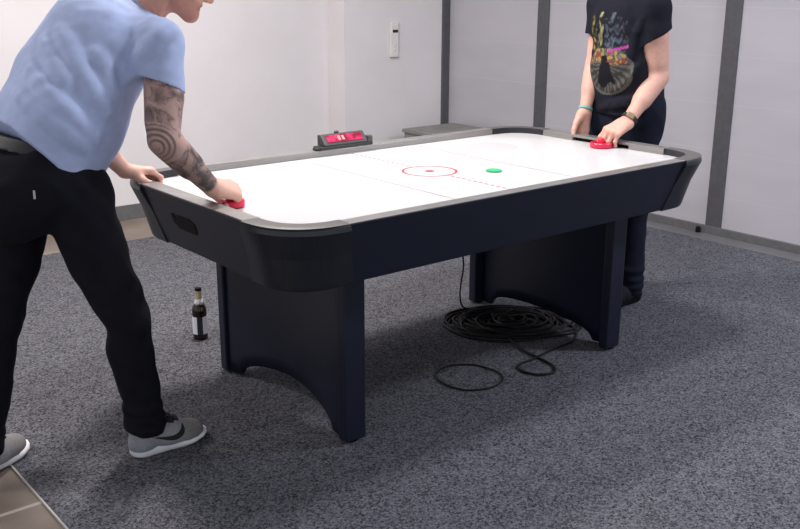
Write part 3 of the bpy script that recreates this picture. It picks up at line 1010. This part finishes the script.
def person_extras(parent, base, G, Rm, f, hair_ops, lo, hi):
    field_obj('hair', hair_ops, lo, hi, M['hair'], parent, base, h=.005)
    for s in (-1, 1):
        bm = bmesh.new(); bmesh.ops.create_uvsphere(bm, u_segments=20, v_segments=12, radius=.0115)
        e = from_bm('eye', bm, M['eye'], parent, loc=Vector(G(s * .032, .0775, -.003)) - Vector(base), smooth=True)
        bm = bmesh.new(); bmesh.ops.create_uvsphere(bm, u_segments=16, v_segments=10, radius=.006)
        i = from_bm('iris', bm, M['iris'], e, loc=Vector(f) * .0068, smooth=True)

def strap_ring(name, a, b, r, w, th, m, parent, base, n_=None, sc=1.0):
    """a band around a limb: axis a->b, radius r, width w"""
    a = V3(a); d = unit(V3(b) - a)
    s = unit(np.cross(d, (0, 0, 1) if abs(d[2]) < .9 else (1, 0, 0))); t = np.cross(d, s)
    prof = [(r, -w / 2), (r + th, -w / 2 + th * .4), (r + th, w / 2 - th * .4), (r, w / 2)]
    bm = bmesh.new(); N_ = 36
    vs = []
    for i in range(N_):
        an = 2 * PI * i / N_
        rad = s * math.cos(an) + t * math.sin(an)
        if n_ is not None: rad = rad - (rad @ n_) * n_ * (1 - 1 / sc)
        vs.append([bm.verts.new(a + rad * pr + d * pz - V3(base)) for pr, pz in prof])
    for i in range(N_):
        A, B = vs[i], vs[(i + 1) % N_]
        for k in range(4): bm.faces.new((A[k], A[(k + 1) % 4], B[(k + 1) % 4], B[k]))
    return from_bm(name, bm, m, parent, smooth=False)

# ================================================================== man in the blue polo shirt
def build_blue_man():
    base = V3(-1.45, .06, 0)
    pel = V3(-1.475, .085, .93); sc = V3(-1.13, .10, 1.315)
    r, f, a = frame((1, .06, 0), sc - pel)
    T = lambda x, y, z: pel + r * x + f * y + a * z         # right, belly, up the spine
    rs, re, rw = V3(-1.125, -.085, 1.30), V3(-1.168, -.164, 1.031), V3(-.983, -.095, .855)
    ls, le, lw = V3(-1.10, .285, 1.275), V3(-1.20, .33, .992), V3(-1.05, .412, .841)
    rh, rk, ra = V3(-1.415, -.015, .90), V3(-1.295, -.090, .485), V3(-1.237, -.045, .095)
    lh, lk, la = V3(-1.47, .175, .90), V3(-1.60, .150, .49), V3(-1.705, .125, .095)
    nb = T(0, .0, .545)                                       # base of the neck
    hc = V3(-.975, .040, 1.50)
    hf = unit(V3(.80, -.40, -.46)); hu = V3(.42, -.22, .88)
    # ---- body
    head, G, Rm = head_ops(hc, hf, hu)
    neck = [RC(nb - a * .02, G(0, -.030, -.035), .056, .054, k=.03)]
    torso = [RC(T(0, 0, .02), T(0, 0, .16), .145, .14, n=f, sc=1.45, k=.04), RC(T(0, .0, .22), T(0, -.005, .42), .150, .150, n=f, sc=1.4, k=.05),
             RC(rs, ls, .05, k=.05)]
    armR = [RC(rs, re, .053, .047, k=.03), RC(rs * .45 + re * .55 + V3(.010, -.012, 0), rs * .2 + re * .8, .048, .042, k=.03),
            RC(re, rw, .044, .029, k=.012), RC(re * .85 + rw * .15, re * .5 + rw * .5, .044, .040, k=.02)]
    armL = [RC(ls, le, .048, .042, k=.03), RC(le, lw, .040, .027, k=.02), RC(le * .8 + lw * .2, le * .5 + lw * .5, .041, .036, k=.02)]
    legs = []
    for h_, k_, an, fd in ((rh, rk, ra, V3(.06, 0, -.04)), (lh, lk, la, V3(.05, .032, -.04))):
        legs += [RC(h_, k_, .080, .052, k=.04), RC(k_, an, .048, .036, k=.03), RC(an, an + fd, .032, .028, k=.02)]
    hR, tipsR = hand_ops(rw, (.93, .22, -.22), (.30, -.42, .86), False, [(1.15, 1.35, .9), (1.2, 1.4, .9), (1.25, 1.4, .9), (1.3, 1.4, .9)], spread=(.03, 0, -.03, -.06), thumb=((.55, .50, -.62), (.80, .05, -.6), (.7, -.55, -.45)), s=1.10)
    hL, tipsL = hand_ops(lw, (.90, .06, -.12), (.12, .10, .98), True, [(.55, 1.15, .9), (.75, 1.2, .8), (.9, 1.2, .8), (1.0, 1.2, .8)], spread=(.08, .02, -.04, -.08), thumb=((.55, .55, -.62), (.90, .25, -.42), (1.0, .10, -.15)), s=1.0)
    body = torso + legs + neck + head + armR + armL + hR + hL
    lo, hi = V3(-1.95, -.36, -.02), V3(-.74, .60, 1.66)
    def ink_d(P):
        Q = P + .012 * np.stack([vnoise(P, 60, 90 + i) for i in range(3)], 1)
        a_, b_ = vnoise(Q, 78, 3), vnoise(Q, 170, 4)
        return a_ * .75 + b_ * .22 + .50 * (np.abs(a_) < .09) + .22 * (np.abs(b_ - .2) < .10)
    def col(P):
        c = np.tile(SKIN, (len(P), 1))
        c *= (1 + .06 * vnoise(P, 35, 1))[:, None]
        # face: ruddy with stubble on the jaw
        q = (P - hc) @ Rm.T
        face = np.linalg.norm(P - hc, axis=1) < .16
        c[face] = c[face] * V3(1.0, .84, .84)
        stub = face & (q[:, 2] < -.055) & (q[:, 1] > .0)
        c[stub] *= V3(.80, .76, .74)
        lip = face & (np.abs(q[:, 2] + .068) < .010) & (np.abs(q[:, 0]) < .024) & (q[:, 1] > .075)
        c[lip] = V3(.42, .15, .13)
        brow = face & (np.abs(q[:, 2] - .020) < .006) & (np.abs(np.abs(q[:, 0]) - .032) < .02) & (q[:, 1] > .06)
        c[brow] = V3(.06, .04, .025)
        # ink sleeve on the right arm
        d1, t1 = seg_dist(P, rs, re); d2, t2 = seg_dist(P, re, rw)
        arm = ((d1 < .085) & (t1 > .25)) | ((d2 < .07) & (t2 < .93))
        arm &= np.linalg.norm(P - hc, axis=1) > .2
        fade = np.where(d2 < d1, np.clip((.95 - t2) / .05, 0, 1), 1.0)
        n = ink_d(P)
        sh = np.clip(.20 + .85 * n, 0, 1)
        dark = np.where(d2 < d1, .36, 0.0) * np.clip((t2 - .1) * 3, 0, 1)
        sh = np.clip(sh * .88 + dark + .05, 0, 1)
        # concentric rings over the elbow, seen from outside the arm
        ec = re + V3(-.040, -.030, -.012)
        dv = P - ec
        ax = unit(V3(-.45, -.86, -.1))
        dp = dv - np.outer(dv @ ax, ax)
        ring_r = np.linalg.norm(dp, axis=1)
        ang = np.arctan2(dp @ unit(np.cross(ax, (0, 0, 1))), dp[:, 2])
        inr = (ring_r < .062) & ((dv @ ax) > -.06)
        rg = .5 + .5 * np.sin(ring_r * 2 * PI / .0150 + ang * 1.0 + .7 * vnoise(P, 60, 8))
        rv = np.where(ring_r < .010, .25, .10 + .72 * np.clip(rg * 1.5 - .25, 0, 1) * (.75 + .35 * np.sin(ang + 2.2)))
        sh = np.where(inr, rv, sh)
        halo = (ring_r >= .062) & (ring_r < .068) & ((dv @ ax) > -.06)
        sh = np.where(halo, .12, sh)
        ink = V3(.030, .028, .032)
        k = (sh * .90 * fade)[:, None]
        pale = V3(.52, .34, .295)
        c[arm] = (pale * (1 - k) + ink * k)[arm] * fade[arm][:, None] + c[arm] * (1 - fade[arm][:, None])
        return c
    man = field_obj('person', body, lo, hi, M['skin'], None, base, h=.004, col=col)
    tag(man, 'man in blue polo shirt leaning over the table, fist on a red mallet', 'person')
    # ---- polo shirt
    cu = rs + (re - rs) * .43
    cn = unit(re - rs)
    cuL = ls + (le - ls) * .55; cnL = unit(le - ls)
    hem0 = V3(-1.4382, -0.2284, 0.9455)
    hemn = V3(-0.8042, -0.0402, -0.5930)
    shirt = [RC(T(0, .004, -.12), T(0, -.018, .17), .212, .188, n=f, sc=1.13, k=.05),
             RC(T(0, -.030, .20), T(0, -.045, .40), .184, .172, n=f, sc=1.12, k=.06),
             RC(T(-.05, -.085, .30), T(-.03, -.085, .46), .118, .128, k=.06),
             RC(rs - cn * .0, ls, .064, k=.05), RC(rs * .5 + nb * .5, nb, .060, .062, k=.05), RC(ls * .5 + nb * .5, nb, .060, .062, k=.05),
             CLIP(hem0, hemn),
             RC(rs, cu + cn * .05, .070, .066, k=.035, clip=[(cu, unit(cn + V3(-.30, .25, .0)))]),
             RC(ls, cuL + cnL * .05, .064, .062, k=.035, clip=[(cuL, cnL)]),
             SUB(RC(cu + cn * .012, re, .0600, .0590), .004), SUB(RC(cuL + cnL * .01, le, .055), .004),
             SUB(RC(nb, G(0, -.03, -.05), .060, .060), .006)]
    folds = []
    for pts, rr in ((((-1.370, 0.033, 1.341), (-1.364, -0.039, 1.267), (-1.345, -0.087, 1.191), (-1.310, -0.101, 1.118)), .015), (((-1.458, 0.065, 1.254), (-1.449, -0.059, 1.174), (-1.402, -0.108, 1.098), (-1.355, -0.108, 1.042)), .014), (((-1.512, 0.028, 1.176), (-1.479, -0.066, 1.122), (-1.432, -0.105, 1.067), (-1.386, -0.109, 1.023)), .012),
                    (((-1.308, -0.061, 1.283), (-1.289, -0.084, 1.210), (-1.269, -0.086, 1.136)), .012), (((-1.185, -0.137, 1.287), (-1.158, -0.149, 1.323), (-1.104, -0.144, 1.344)), .010), (((-1.231, -0.075, 1.195), (-1.207, -0.098, 1.247), (-1.188, -0.132, 1.298)), .012), (((-1.408, 0.064, 1.314), (-1.411, -0.020, 1.246), (-1.401, -0.071, 1.194)), .010)):
        folds += fold(shirt, pts, r=rr, sink=.56, k=.034)
    shirt = shirt + folds
    shirt.append(DISP(lambda P: .0022 * vnoise(P, 24, 11) + .0008 * vnoise(P, 70, 12)))
    # side vent cut into the hem
    shirt += [SUB(RC(V3(-1.4492, -0.3245, 1.0235), V3(-1.3734, -0.1306, 0.9877), .004), .003), SUB(RC(V3(-1.4494, -0.3310, 1.0060), V3(-1.3736, -0.1376, 0.9687), .011), .003)]
    BLUE = V3(.385, .455, .675)
    sh_o = field_obj('polo_shirt', shirt, (-1.82, -.36, .76), (-.86, .58, 1.56), M['cloth'], man, base, h=.005,
                     col=lambda P: np.tile(BLUE, (len(P), 1)) * (1 + .04 * vnoise(P, 25, 5))[:, None])
    # collar
    cdir = unit(G(0, -.03, -.05) - nb)
    collar = [RC(nb + cdir * .0, nb + cdir * .055, .077, .068, k=.01, clip=[(nb + cdir * .05 + f * .02, unit(cdir + f * .35))]), SUB(RC(nb - cdir * .05, nb + cdir * .12, .0655, .060), .004)]
    field_obj('collar', collar, nb - .14, nb + .16, M['cloth'], man, base, h=.004, col=BLUE * .96)
    # ---- jeans
    bn = unit(a * .40 + V3(0, 0, .60)); bc = V3(-1.49, -.091, 1.018)
    jeans = [RC(T(0, -.01, -.06), T(0, -.012, .10), .172, .166, n=f, sc=1.24, k=.05), RC(rh + V3(.05, .01, -.01), rh + V3(.072, .0, -.13), .082, .080, k=.05),
             EL(rh + V3(-.035, .0, .01), (.120, .105, .130), None, .05), EL(lh + V3(-.035, 0, .01), (.115, .100, .125), None, .05)]
    for h_, k_, an, s in ((rh, rk, ra, -1), (lh, lk, la, 1)):
        jeans += [RC(h_, k_, .106, .060, k=.015), RC(h_ * .6 + k_ * .4, k_, .078, .060, k=.04), RC(k_, an + V3(0, 0, -.03), .060, .055, k=.03), RC(k_ * .75 + an * .25 + V3(-.012, 0, 0), k_ * .4 + an * .6, .060, .055, k=.04)]
        for z, rr in ((.10, .060), (.135, .058), (.175, .057)):
            t = (z - an[2]) / (k_[2] - an[2]); c_ = an + (k_ - an) * t
            jeans.append(EL(c_ + V3(.004 * (1 if z == .135 else -1), 0, 0), (rr + .004, rr + .002, .016), None, .02))
    jeans.append(DISP(lambda P: .004 * vnoise(P * V3(1, 1, 1.5), 24, 21) + .0025 * vnoise(P, 55, 22)))
    jeans += [CLIP(bc + bn * .022, bn), CLIP((0, 0, .074), (0, 0, -1))]
    DEN = V3(.0075, .0078, .0125)
    field_obj('jeans', jeans, (-1.95, -.32, .03), (-1.10, .42, 1.18), M['denim'], man, base, h=.005,
              col=lambda P: np.tile(DEN, (len(P), 1)))
    # belt + tag on the pocket
    belt = [RC(T(0, -.010, -.09), T(0, -.012, .14), .181, .179, n=f, sc=1.21, k=.01), CLIP(bc + bn * .019, bn), CLIP(bc - bn * .019, -bn)]
    field_obj('belt', belt, (-1.82, -.3, .82), (-1.15, .48, 1.22), M['belt'], man, base, h=.005)
    p, g = snap(jeans[:-2], (-1.552, -0.148, 0.911))
    bm = bmesh.new()
    t1 = unit(np.cross(g, (0, 0, 1))); t2 = np.cross(g, t1)
    q = lambda u, v, w: tuple(p + t1 * u + t2 * v + g * w - base)
    hexa(bm, [q(-.003, -.012, -.002), q(.003, -.012, -.002), q(.003, .012, -.002), q(-.003, .012, -.002), q(-.003, -.012, .003), q(.003, -.012, .003), q(.003, .012, .003), q(-.003, .012, .003)])
    from_bm('pocket_tag', bm, M['tag'], man)
    # ---- hair, eyes, shoes
    hair = [EL(G(0, -.016, .030), (.083, .100, .094), Rm, .01), ('sub', Prim('el', G(0, .082, -.025), ra=(.085, .066, .088), R=Rm), .012), CLIP(G(0, -.02, -.035), -unit(hu) + .2 * hf),
            DISP(lambda P: .003 * vnoise(P, 130, 31))]
    person_extras(man, base, G, Rm, hf, hair, hc - .14, hc + .15)
    def ucol(P):
        c = np.tile(V3(.27, .265, .285), (len(P), 1))
        t = np.clip((P[:, 0] - .14) / .05, 0, 1)[:, None]
        c = c * (1 - t) + V3(.19, .183, .18) * t
        heelz = P[:, 0] < .085
        c[heelz] = V3(.25, .255, .285)
        c[(P[:, 2] > .098)] = V3(.02, .02, .03)
        return c
    shoe(man, base, (-1.300, -.050, 0), .02, False, ucol, M['sole'], True, True, L=.268)
    shoe(man, base, (-1.772, .092, 0), .55, True, ucol, M['sole'], True, True, L=.275)
    return man

# ================================================================== person in the black t-shirt
def build_black_shirt():
    base = V3(1.27, .06, 0)
    pel = V3(1.275, .060, .93); sc = V3(1.245, .070, 1.385)
    r, f, a = frame((-1, .06, 0), sc - pel)
    T = lambda x, y, z: pel + r * x + f * y + a * z
    ls, le, lw = V3(1.24, -.080, 1.375), V3(1.275, -.103, 1.068), V3(1.078, -.100, .880)
    rs, re, rw = V3(1.25, .215, 1.375), V3(1.225, .220, 1.10), V3(1.12, .178, .892)
    rh, rk, ra = V3(1.275, .150, .90), V3(1.23, .165, .49), V3(1.255, .175, .09)
    lh, lk, la = V3(1.275, -.030, .90), V3(1.245, -.042, .49), V3(1.225, -.068, .09)
    nb = T(0, -.01, .52); hc = T(0, .05, .69)
    hf = unit(V3(-.92, -.05, -.38)); hu = V3(-.36, -.02, .93)
    head, G, Rm = head_ops(hc, hf, hu)
    neck = [RC(nb - a * .02, G(0, -.03, -.035), .058, .056, k=.03)]
    torso = [RC(T(0, 0, .02), T(0, 0, .16), .135, .13, n=f, sc=1.45, k=.04), RC(T(0, 0, .22), T(0, 0, .40), .145, .15, n=f, sc=1.4, k=.05), RC(rs, ls, .05, k=.05)]
    armL = [RC(ls, le, .058, .048, k=.03), RC(ls * .6 + le * .4 + f * .016, ls * .25 + le * .75 + f * .008, .058, .048, k=.03), RC(le, lw, .044, .028, k=.02), RC(le * .85 + lw * .15, le * .5 + lw * .5, .046, .041, k=.02)]
    armR = [RC(rs, re, .050, .042, k=.03), RC(re, rw, .041, .027, k=.02), RC(re * .8 + rw * .2, re * .5 + rw * .5, .042, .037, k=.02)]
    legs = []
    for h_, k_, an in ((rh, rk, ra), (lh, lk, la)):
        legs += [RC(h_, k_, .080, .052, k=.04), RC(k_, an, .048, .036, k=.03), RC(an, an + f * .06 - V3(0, 0, .04), .032, .028, k=.02)]
    hL, tL = hand_ops(lw, (-.90, .16, -.36), (-.32, -.26, .91), True, [(.70, .75, .3), (.80, .75, .3), (.85, .75, .3), (.90, .75, .3)], spread=(.14, .04, -.05, -.14), thumb=((.70, .60, -.45), (.85, .30, -.55), (.9, .1, -.5)), s=1.05)
    hR, tR = hand_ops(rw, (-.22, .03, -.97), (.50, .86, -.10), False, [(.35, .55, .4)] * 4, spread=(.06, .01, -.03, -.08), thumb=((.80, .40, -.40), (.9, .2, -.3), (.95, .0, -.3)), s=.98)
    body = torso + legs + neck + head + armL + armR + hL + hR
    def col(P):
        c = np.tile(SKIN * V3(.96, .92, .92), (len(P), 1)) * (1 + .06 * vnoise(P, 35, 41))[:, None]
        q = (P - hc) @ Rm.T
        face = np.linalg.norm(P - hc, axis=1) < .16
        lip = face & (np.abs(q[:, 2] + .068) < .010) & (np.abs(q[:, 0]) < .024) & (q[:, 1] > .075)
        c[lip] = V3(.42, .15, .13)
        brow = face & (np.abs(q[:, 2] - .020) < .006) & (np.abs(np.abs(q[:, 0]) - .032) < .02) & (q[:, 1] > .06)
        c[brow] = V3(.06, .04, .025)
        return c
    man = field_obj('person', body, (.92, -.36, -.02), (1.56, .50, 1.82), M['skin'], None, base, h=.004, col=col)
    tag(man, 'person in black t-shirt with colourful print standing at the far end of the table', 'person')
    cn = unit(le - ls); cu = ls + (le - ls) * .40
    cnR = unit(re - rs); cuR = rs + (re - rs) * .48
    shirt = [RC(T(0, -.01, -.06), T(0, -.01, .17), .176, .172, n=f, sc=1.22, k=.05), RC(T(0, -.005, .20), T(0, -.005, .38), .170, .165, n=f, sc=1.2, k=.06),
             RC(T(.06, .05, .36), T(-.06, .05, .36), .07, k=.05),
             RC(rs, ls, .066, k=.05), RC(rs * .5 + nb * .5, nb, .058, .058, k=.05), RC(ls * .5 + nb * .5, nb, .058, .058, k=.05),
             CLIP((0, 0, .895), (0, 0, -1)),
             RC(ls + f * .006, cu + cn * .09 + f * .012, .076, .074, k=.03, clip=[(cu, unit(cn + V3(.36, -.30, 0)))]), RC(rs, cuR + cnR * .05, .068, .064, k=.03, clip=[(cuR, cnR)]),
             SUB(RC(cu + cn * .03 + f * .01, le, .0655, .060), .004), SUB(RC(cuR + cnR * .012, re, .054), .004), SUB(RC(nb, G(0, -.03, -.05), .062), .006)]
    for pts, rr in ((((1.169, -0.079, 1.139), (1.146, -0.038, 1.058), (1.135, 0.038, 0.999)), .012), (((1.217, -0.099, 1.006), (1.165, -0.043, 0.969), (1.141, 0.073, 0.942)), .012), (((1.158, -0.082, 1.321), (1.152, -0.052, 1.234), (1.148, -0.051, 1.156)), .012), (((1.195, -0.079, 0.925), (1.155, -0.025, 0.941), (1.149, 0.111, 0.919)), .010)):
        shirt += fold(shirt, pts, r=rr, sink=.45, k=.022)
    shirt.append(DISP(lambda P: .003 * vnoise(P, 28, 51) + .0015 * vnoise(P, 65, 52)))
    pc = T(-.005, .0, .245)                    # middle of the print
    def scol(P):
        c = np.tile(V3(.0085, .009, .0155), (len(P), 1))
        q = P - pc
        u = -(q @ r) / .135; v = (q @ a) / .185     # u to the viewer's right, v up
        front = (q @ f) > .03
        rng = np.random.default_rng(5)
        # upper part: vertical streaks like lit towers
        for i, (uc, w, colr, v0, v1) in enumerate(((-.72, .10, (.38, .30, .05), .18, .92), (-.50, .07, (.15, .14, .10), .05, .75), (-.28, .10, (.42, .40, .18), .12, 1.0),
                                                   (-.02, .09, (.10, .13, .18), .05, .85), (.20, .12, (.14, .18, .25), .15, 1.0), (.42, .12, (.09, .12, .18), .05, .9), (.62, .09, (.10, .10, .14), .1, .8))):
            k = front & (np.abs(u - uc + .05 * np.sin(v * 14 + i)) < w * (1.25 - .6 * np.clip((v - v0) / (v1 - v0), 0, 1))) & (v > v0 - .1) & (v < v1)
            tx = np.clip(.30 + .8 * vnoise(P, 190, 60 + i), 0, .9)[:, None] * .62
            c[k] = (V3(*colr) * tx + V3(.012, .012, .016) * (1 - tx))[k]
        # middle band: a mosaic of bright specks
        rad = np.sqrt((u / .92) ** 2 + ((v + .38) / .58) ** 2)
        band = front & (rad < 1) & (v > -.22) & (v < .14)
        n1, n2 = vnoise(P, 210, 71), vnoise(P, 170, 72)
        mos = np.where((n1 > .25)[:, None], V3(.42, .33, .10), np.where((n2 > .2)[:, None], V3(.34, .07, .05), np.where((n1 < -.5)[:, None], V3(.16, .22, .20), V3(.12, .09, .10))))
        c[band] = mos[band] * .58
        sl = front & (np.abs(v - .13 - .16 * (u - .35)) < .034) & (u > .05) & (u < .78)
        c[sl] = V3(.30, .05, .22)
        # lower oval: pale rays on grey
        low = front & (rad < 1) & (v <= -.22)
        an = np.arctan2(v + .25, u)
        ray = (np.sin(an * 26 + 3 * rad) > .1) & (vnoise(P, 120, 73) > -.4)
        c[low] = np.where(ray[:, None], V3(.085, .080, .070), V3(.034, .032, .032))[low]
        rim = front & (np.abs(rad - 1) < .05) & (v < -.1)
        c[rim] = V3(.085, .085, .07)
        # dark figure in the middle
        fig = front & ((((u + .10) / .15) ** 2 + ((v + .12) / .105) ** 2 < 1) | ((np.abs(u + .05) < .20 + .20 * np.clip((-.20 - v) / .5, 0, 1)) & (v < -.18) & (v > -.74 + .08 * np.sin(u * 9))))
        c[fig] = V3(.007, .007, .010)
        return c
    field_obj('t_shirt', shirt, (1.0, -.36, .82), (1.60, .50, 1.60), M['cloth'], man, base, h=.004, col=scol)
    jeans = [RC(T(0, -.01, -.06), T(0, -.01, .08), .164, .162, n=f, sc=1.25, k=.05), EL(rh - f * .005, (.10, .105, .12), None, .05), EL(lh - f * .005, (.10, .105, .12), None, .05)]
    for h_, k_, an, s in ((rh, rk, ra, -1), (lh, lk, la, 1)):
        jeans += [RC(h_, k_, .096, .073, k=.035), RC(k_, an + V3(0, 0, -.03), .070, .062, k=.03)]
        for z in (.09, .125, .17):
            t = (z - an[2]) / (k_[2] - an[2]); c_ = an + (k_ - an) * t
            jeans.append(EL(c_, (.068, .068, .016), None, .02))
    jeans.append(DISP(lambda P: .004 * vnoise(P * V3(1, 1, 1.5), 24, 81) + .002 * vnoise(P, 55, 82)))
    jeans += [CLIP(T(0, 0, .06), a), CLIP((0, 0, .05), (0, 0, -1))]
    field_obj('jeans', jeans, (1.0, -.30, .02), (1.60, .42, 1.10), M['denim'], man, base, h=.005, col=V3(.0085, .010, .021))
    hair = [EL(G(0, -.016, .030), (.083, .100, .094), Rm, .01), ('sub', Prim('el', G(0, .082, -.025), ra=(.085, .066, .088), R=Rm), .012), CLIP(G(0, -.02, -.035), -unit(hu) + .2 * hf), DISP(lambda P: .003 * vnoise(P, 130, 31))]
    person_extras(man, base, G, Rm, hf, hair, hc - .14, hc + .15)
    dk = lambda P: np.tile(V3(.008, .008, .012), (len(P), 1))
    yaw = math.atan2(f[1], f[0])
    for an, left in ((ra, False), (la, True)):
        h0 = an - f * .075; shoe(man, base, (h0[0], h0[1], 0), yaw, left, dk, M['black'], False, False)
    # watch on the left wrist, bracelet on the right
    wd = unit(le - lw); wc = lw + wd * .022
    ws = strap_ring('watch', wc, wc + wd, .0335, .020, .004, M['band'], man, base); ws['label'] = 'black watch strap'
    vdir = unit(V3(-2.4, -2.75, 1.47) - wc); vdir = unit(vdir - (vdir @ wd) * wd)
    side = np.cross(wd, vdir)
    cpos = wc + vdir * .0375 - side * .004
    bm = bmesh.new()
    q = lambda u, v, w: tuple(cpos + wd * u + side * v + vdir * w - base)
    hexa(bm, [q(-.012, -.018, -.003), q(.012, -.018, -.003), q(.012, .018, -.003), q(-.012, .018, -.003), q(-.010, -.016, .005), q(.010, -.016, .005), q(.010, .016, .005), q(-.010, .016, .005)])
    o = from_bm('watch_case', bm, M['gold'], man, bevel=.001)
    o.parent = ws
    rd = unit(re - rw)
    strap_ring('bracelet', rw + rd * .020, rw + rd * .04, .0305, .014, .004, M['teal'], man, base)['label'] = 'teal bracelet'
    return man

build_blue_man()
build_black_shirt()


# ------------------------------------------------------------------ light
def area(name, loc, size, power, col, target=None, sy=None):
    d = bpy.data.lights.new(name, 'AREA')
    d.energy = power
    d.color = col
    d.size = size
    if sy:
        d.shape = 'RECTANGLE'; d.size_y = sy
    o = bpy.data.objects.new(name, d)
    COL.objects.link(o)
    o.location = loc
    if target is not None:
        o.rotation_euler = (Vector(target) - Vector(loc)).to_track_quat('-Z', 'Y').to_euler()
    return o
area('ceiling_lamp_back', (-0.2, 1.07, 2.90), 0.35, 84, (1.0, 0.93, 0.88))
area('ceiling_lamp_middle', (0.17, -0.28, 2.90), 0.35, 38, (0.96, 0.96, 1.0))
area('ceiling_lamp_front', (2.3, -1.95, 2.90), 0.35, 72, (0.86, 0.91, 1.0))
area('ceiling_lamp_left', (-2.6, 1.6, 2.90), 0.5, 42, (1.0, 0.93, 0.88))
w = bpy.data.worlds.new('World'); scene.world = w
w.use_nodes = True
bg = w.node_tree.nodes['Background']
bg.inputs['Color'].default_value = (0.90, 0.93, 1.0, 1)
bg.inputs['Strength'].default_value = 0.85

# ------------------------------------------------------------------ camera
yaw, pit, rol, F = 0.6873, 0.2862, 0.0027, 955.4772
fw = V3(math.sin(yaw) * math.cos(pit), math.cos(yaw) * math.cos(pit), -math.sin(pit))
rt = V3(math.cos(yaw), -math.sin(yaw), 0)
up = np.cross(rt, fw)
r2 = rt * math.cos(rol) + up * math.sin(rol)
u2 = -rt * math.sin(rol) + up * math.cos(rol)
cd = bpy.data.cameras.new('camera')
cam = bpy.data.objects.new('camera', cd)
COL.objects.link(cam)
cd.sensor_width = 36.0
cd.lens = 36.0 * F / 800.0
cd.clip_start = 0.05
mw = Matrix(((r2[0], u2[0], -fw[0], -2.3964), (r2[1], u2[1], -fw[1], -2.7479), (r2[2], u2[2], -fw[2], 1.4717), (0, 0, 0, 1)))
cam.matrix_world = mw
scene.camera = cam
vs_ = scene.view_settings
vs_.view_transform = 'Standard'
vs_.look = 'None'
vs_.gamma = 1.0
vs_.exposure = 0.10
vs_.use_curve_mapping = False
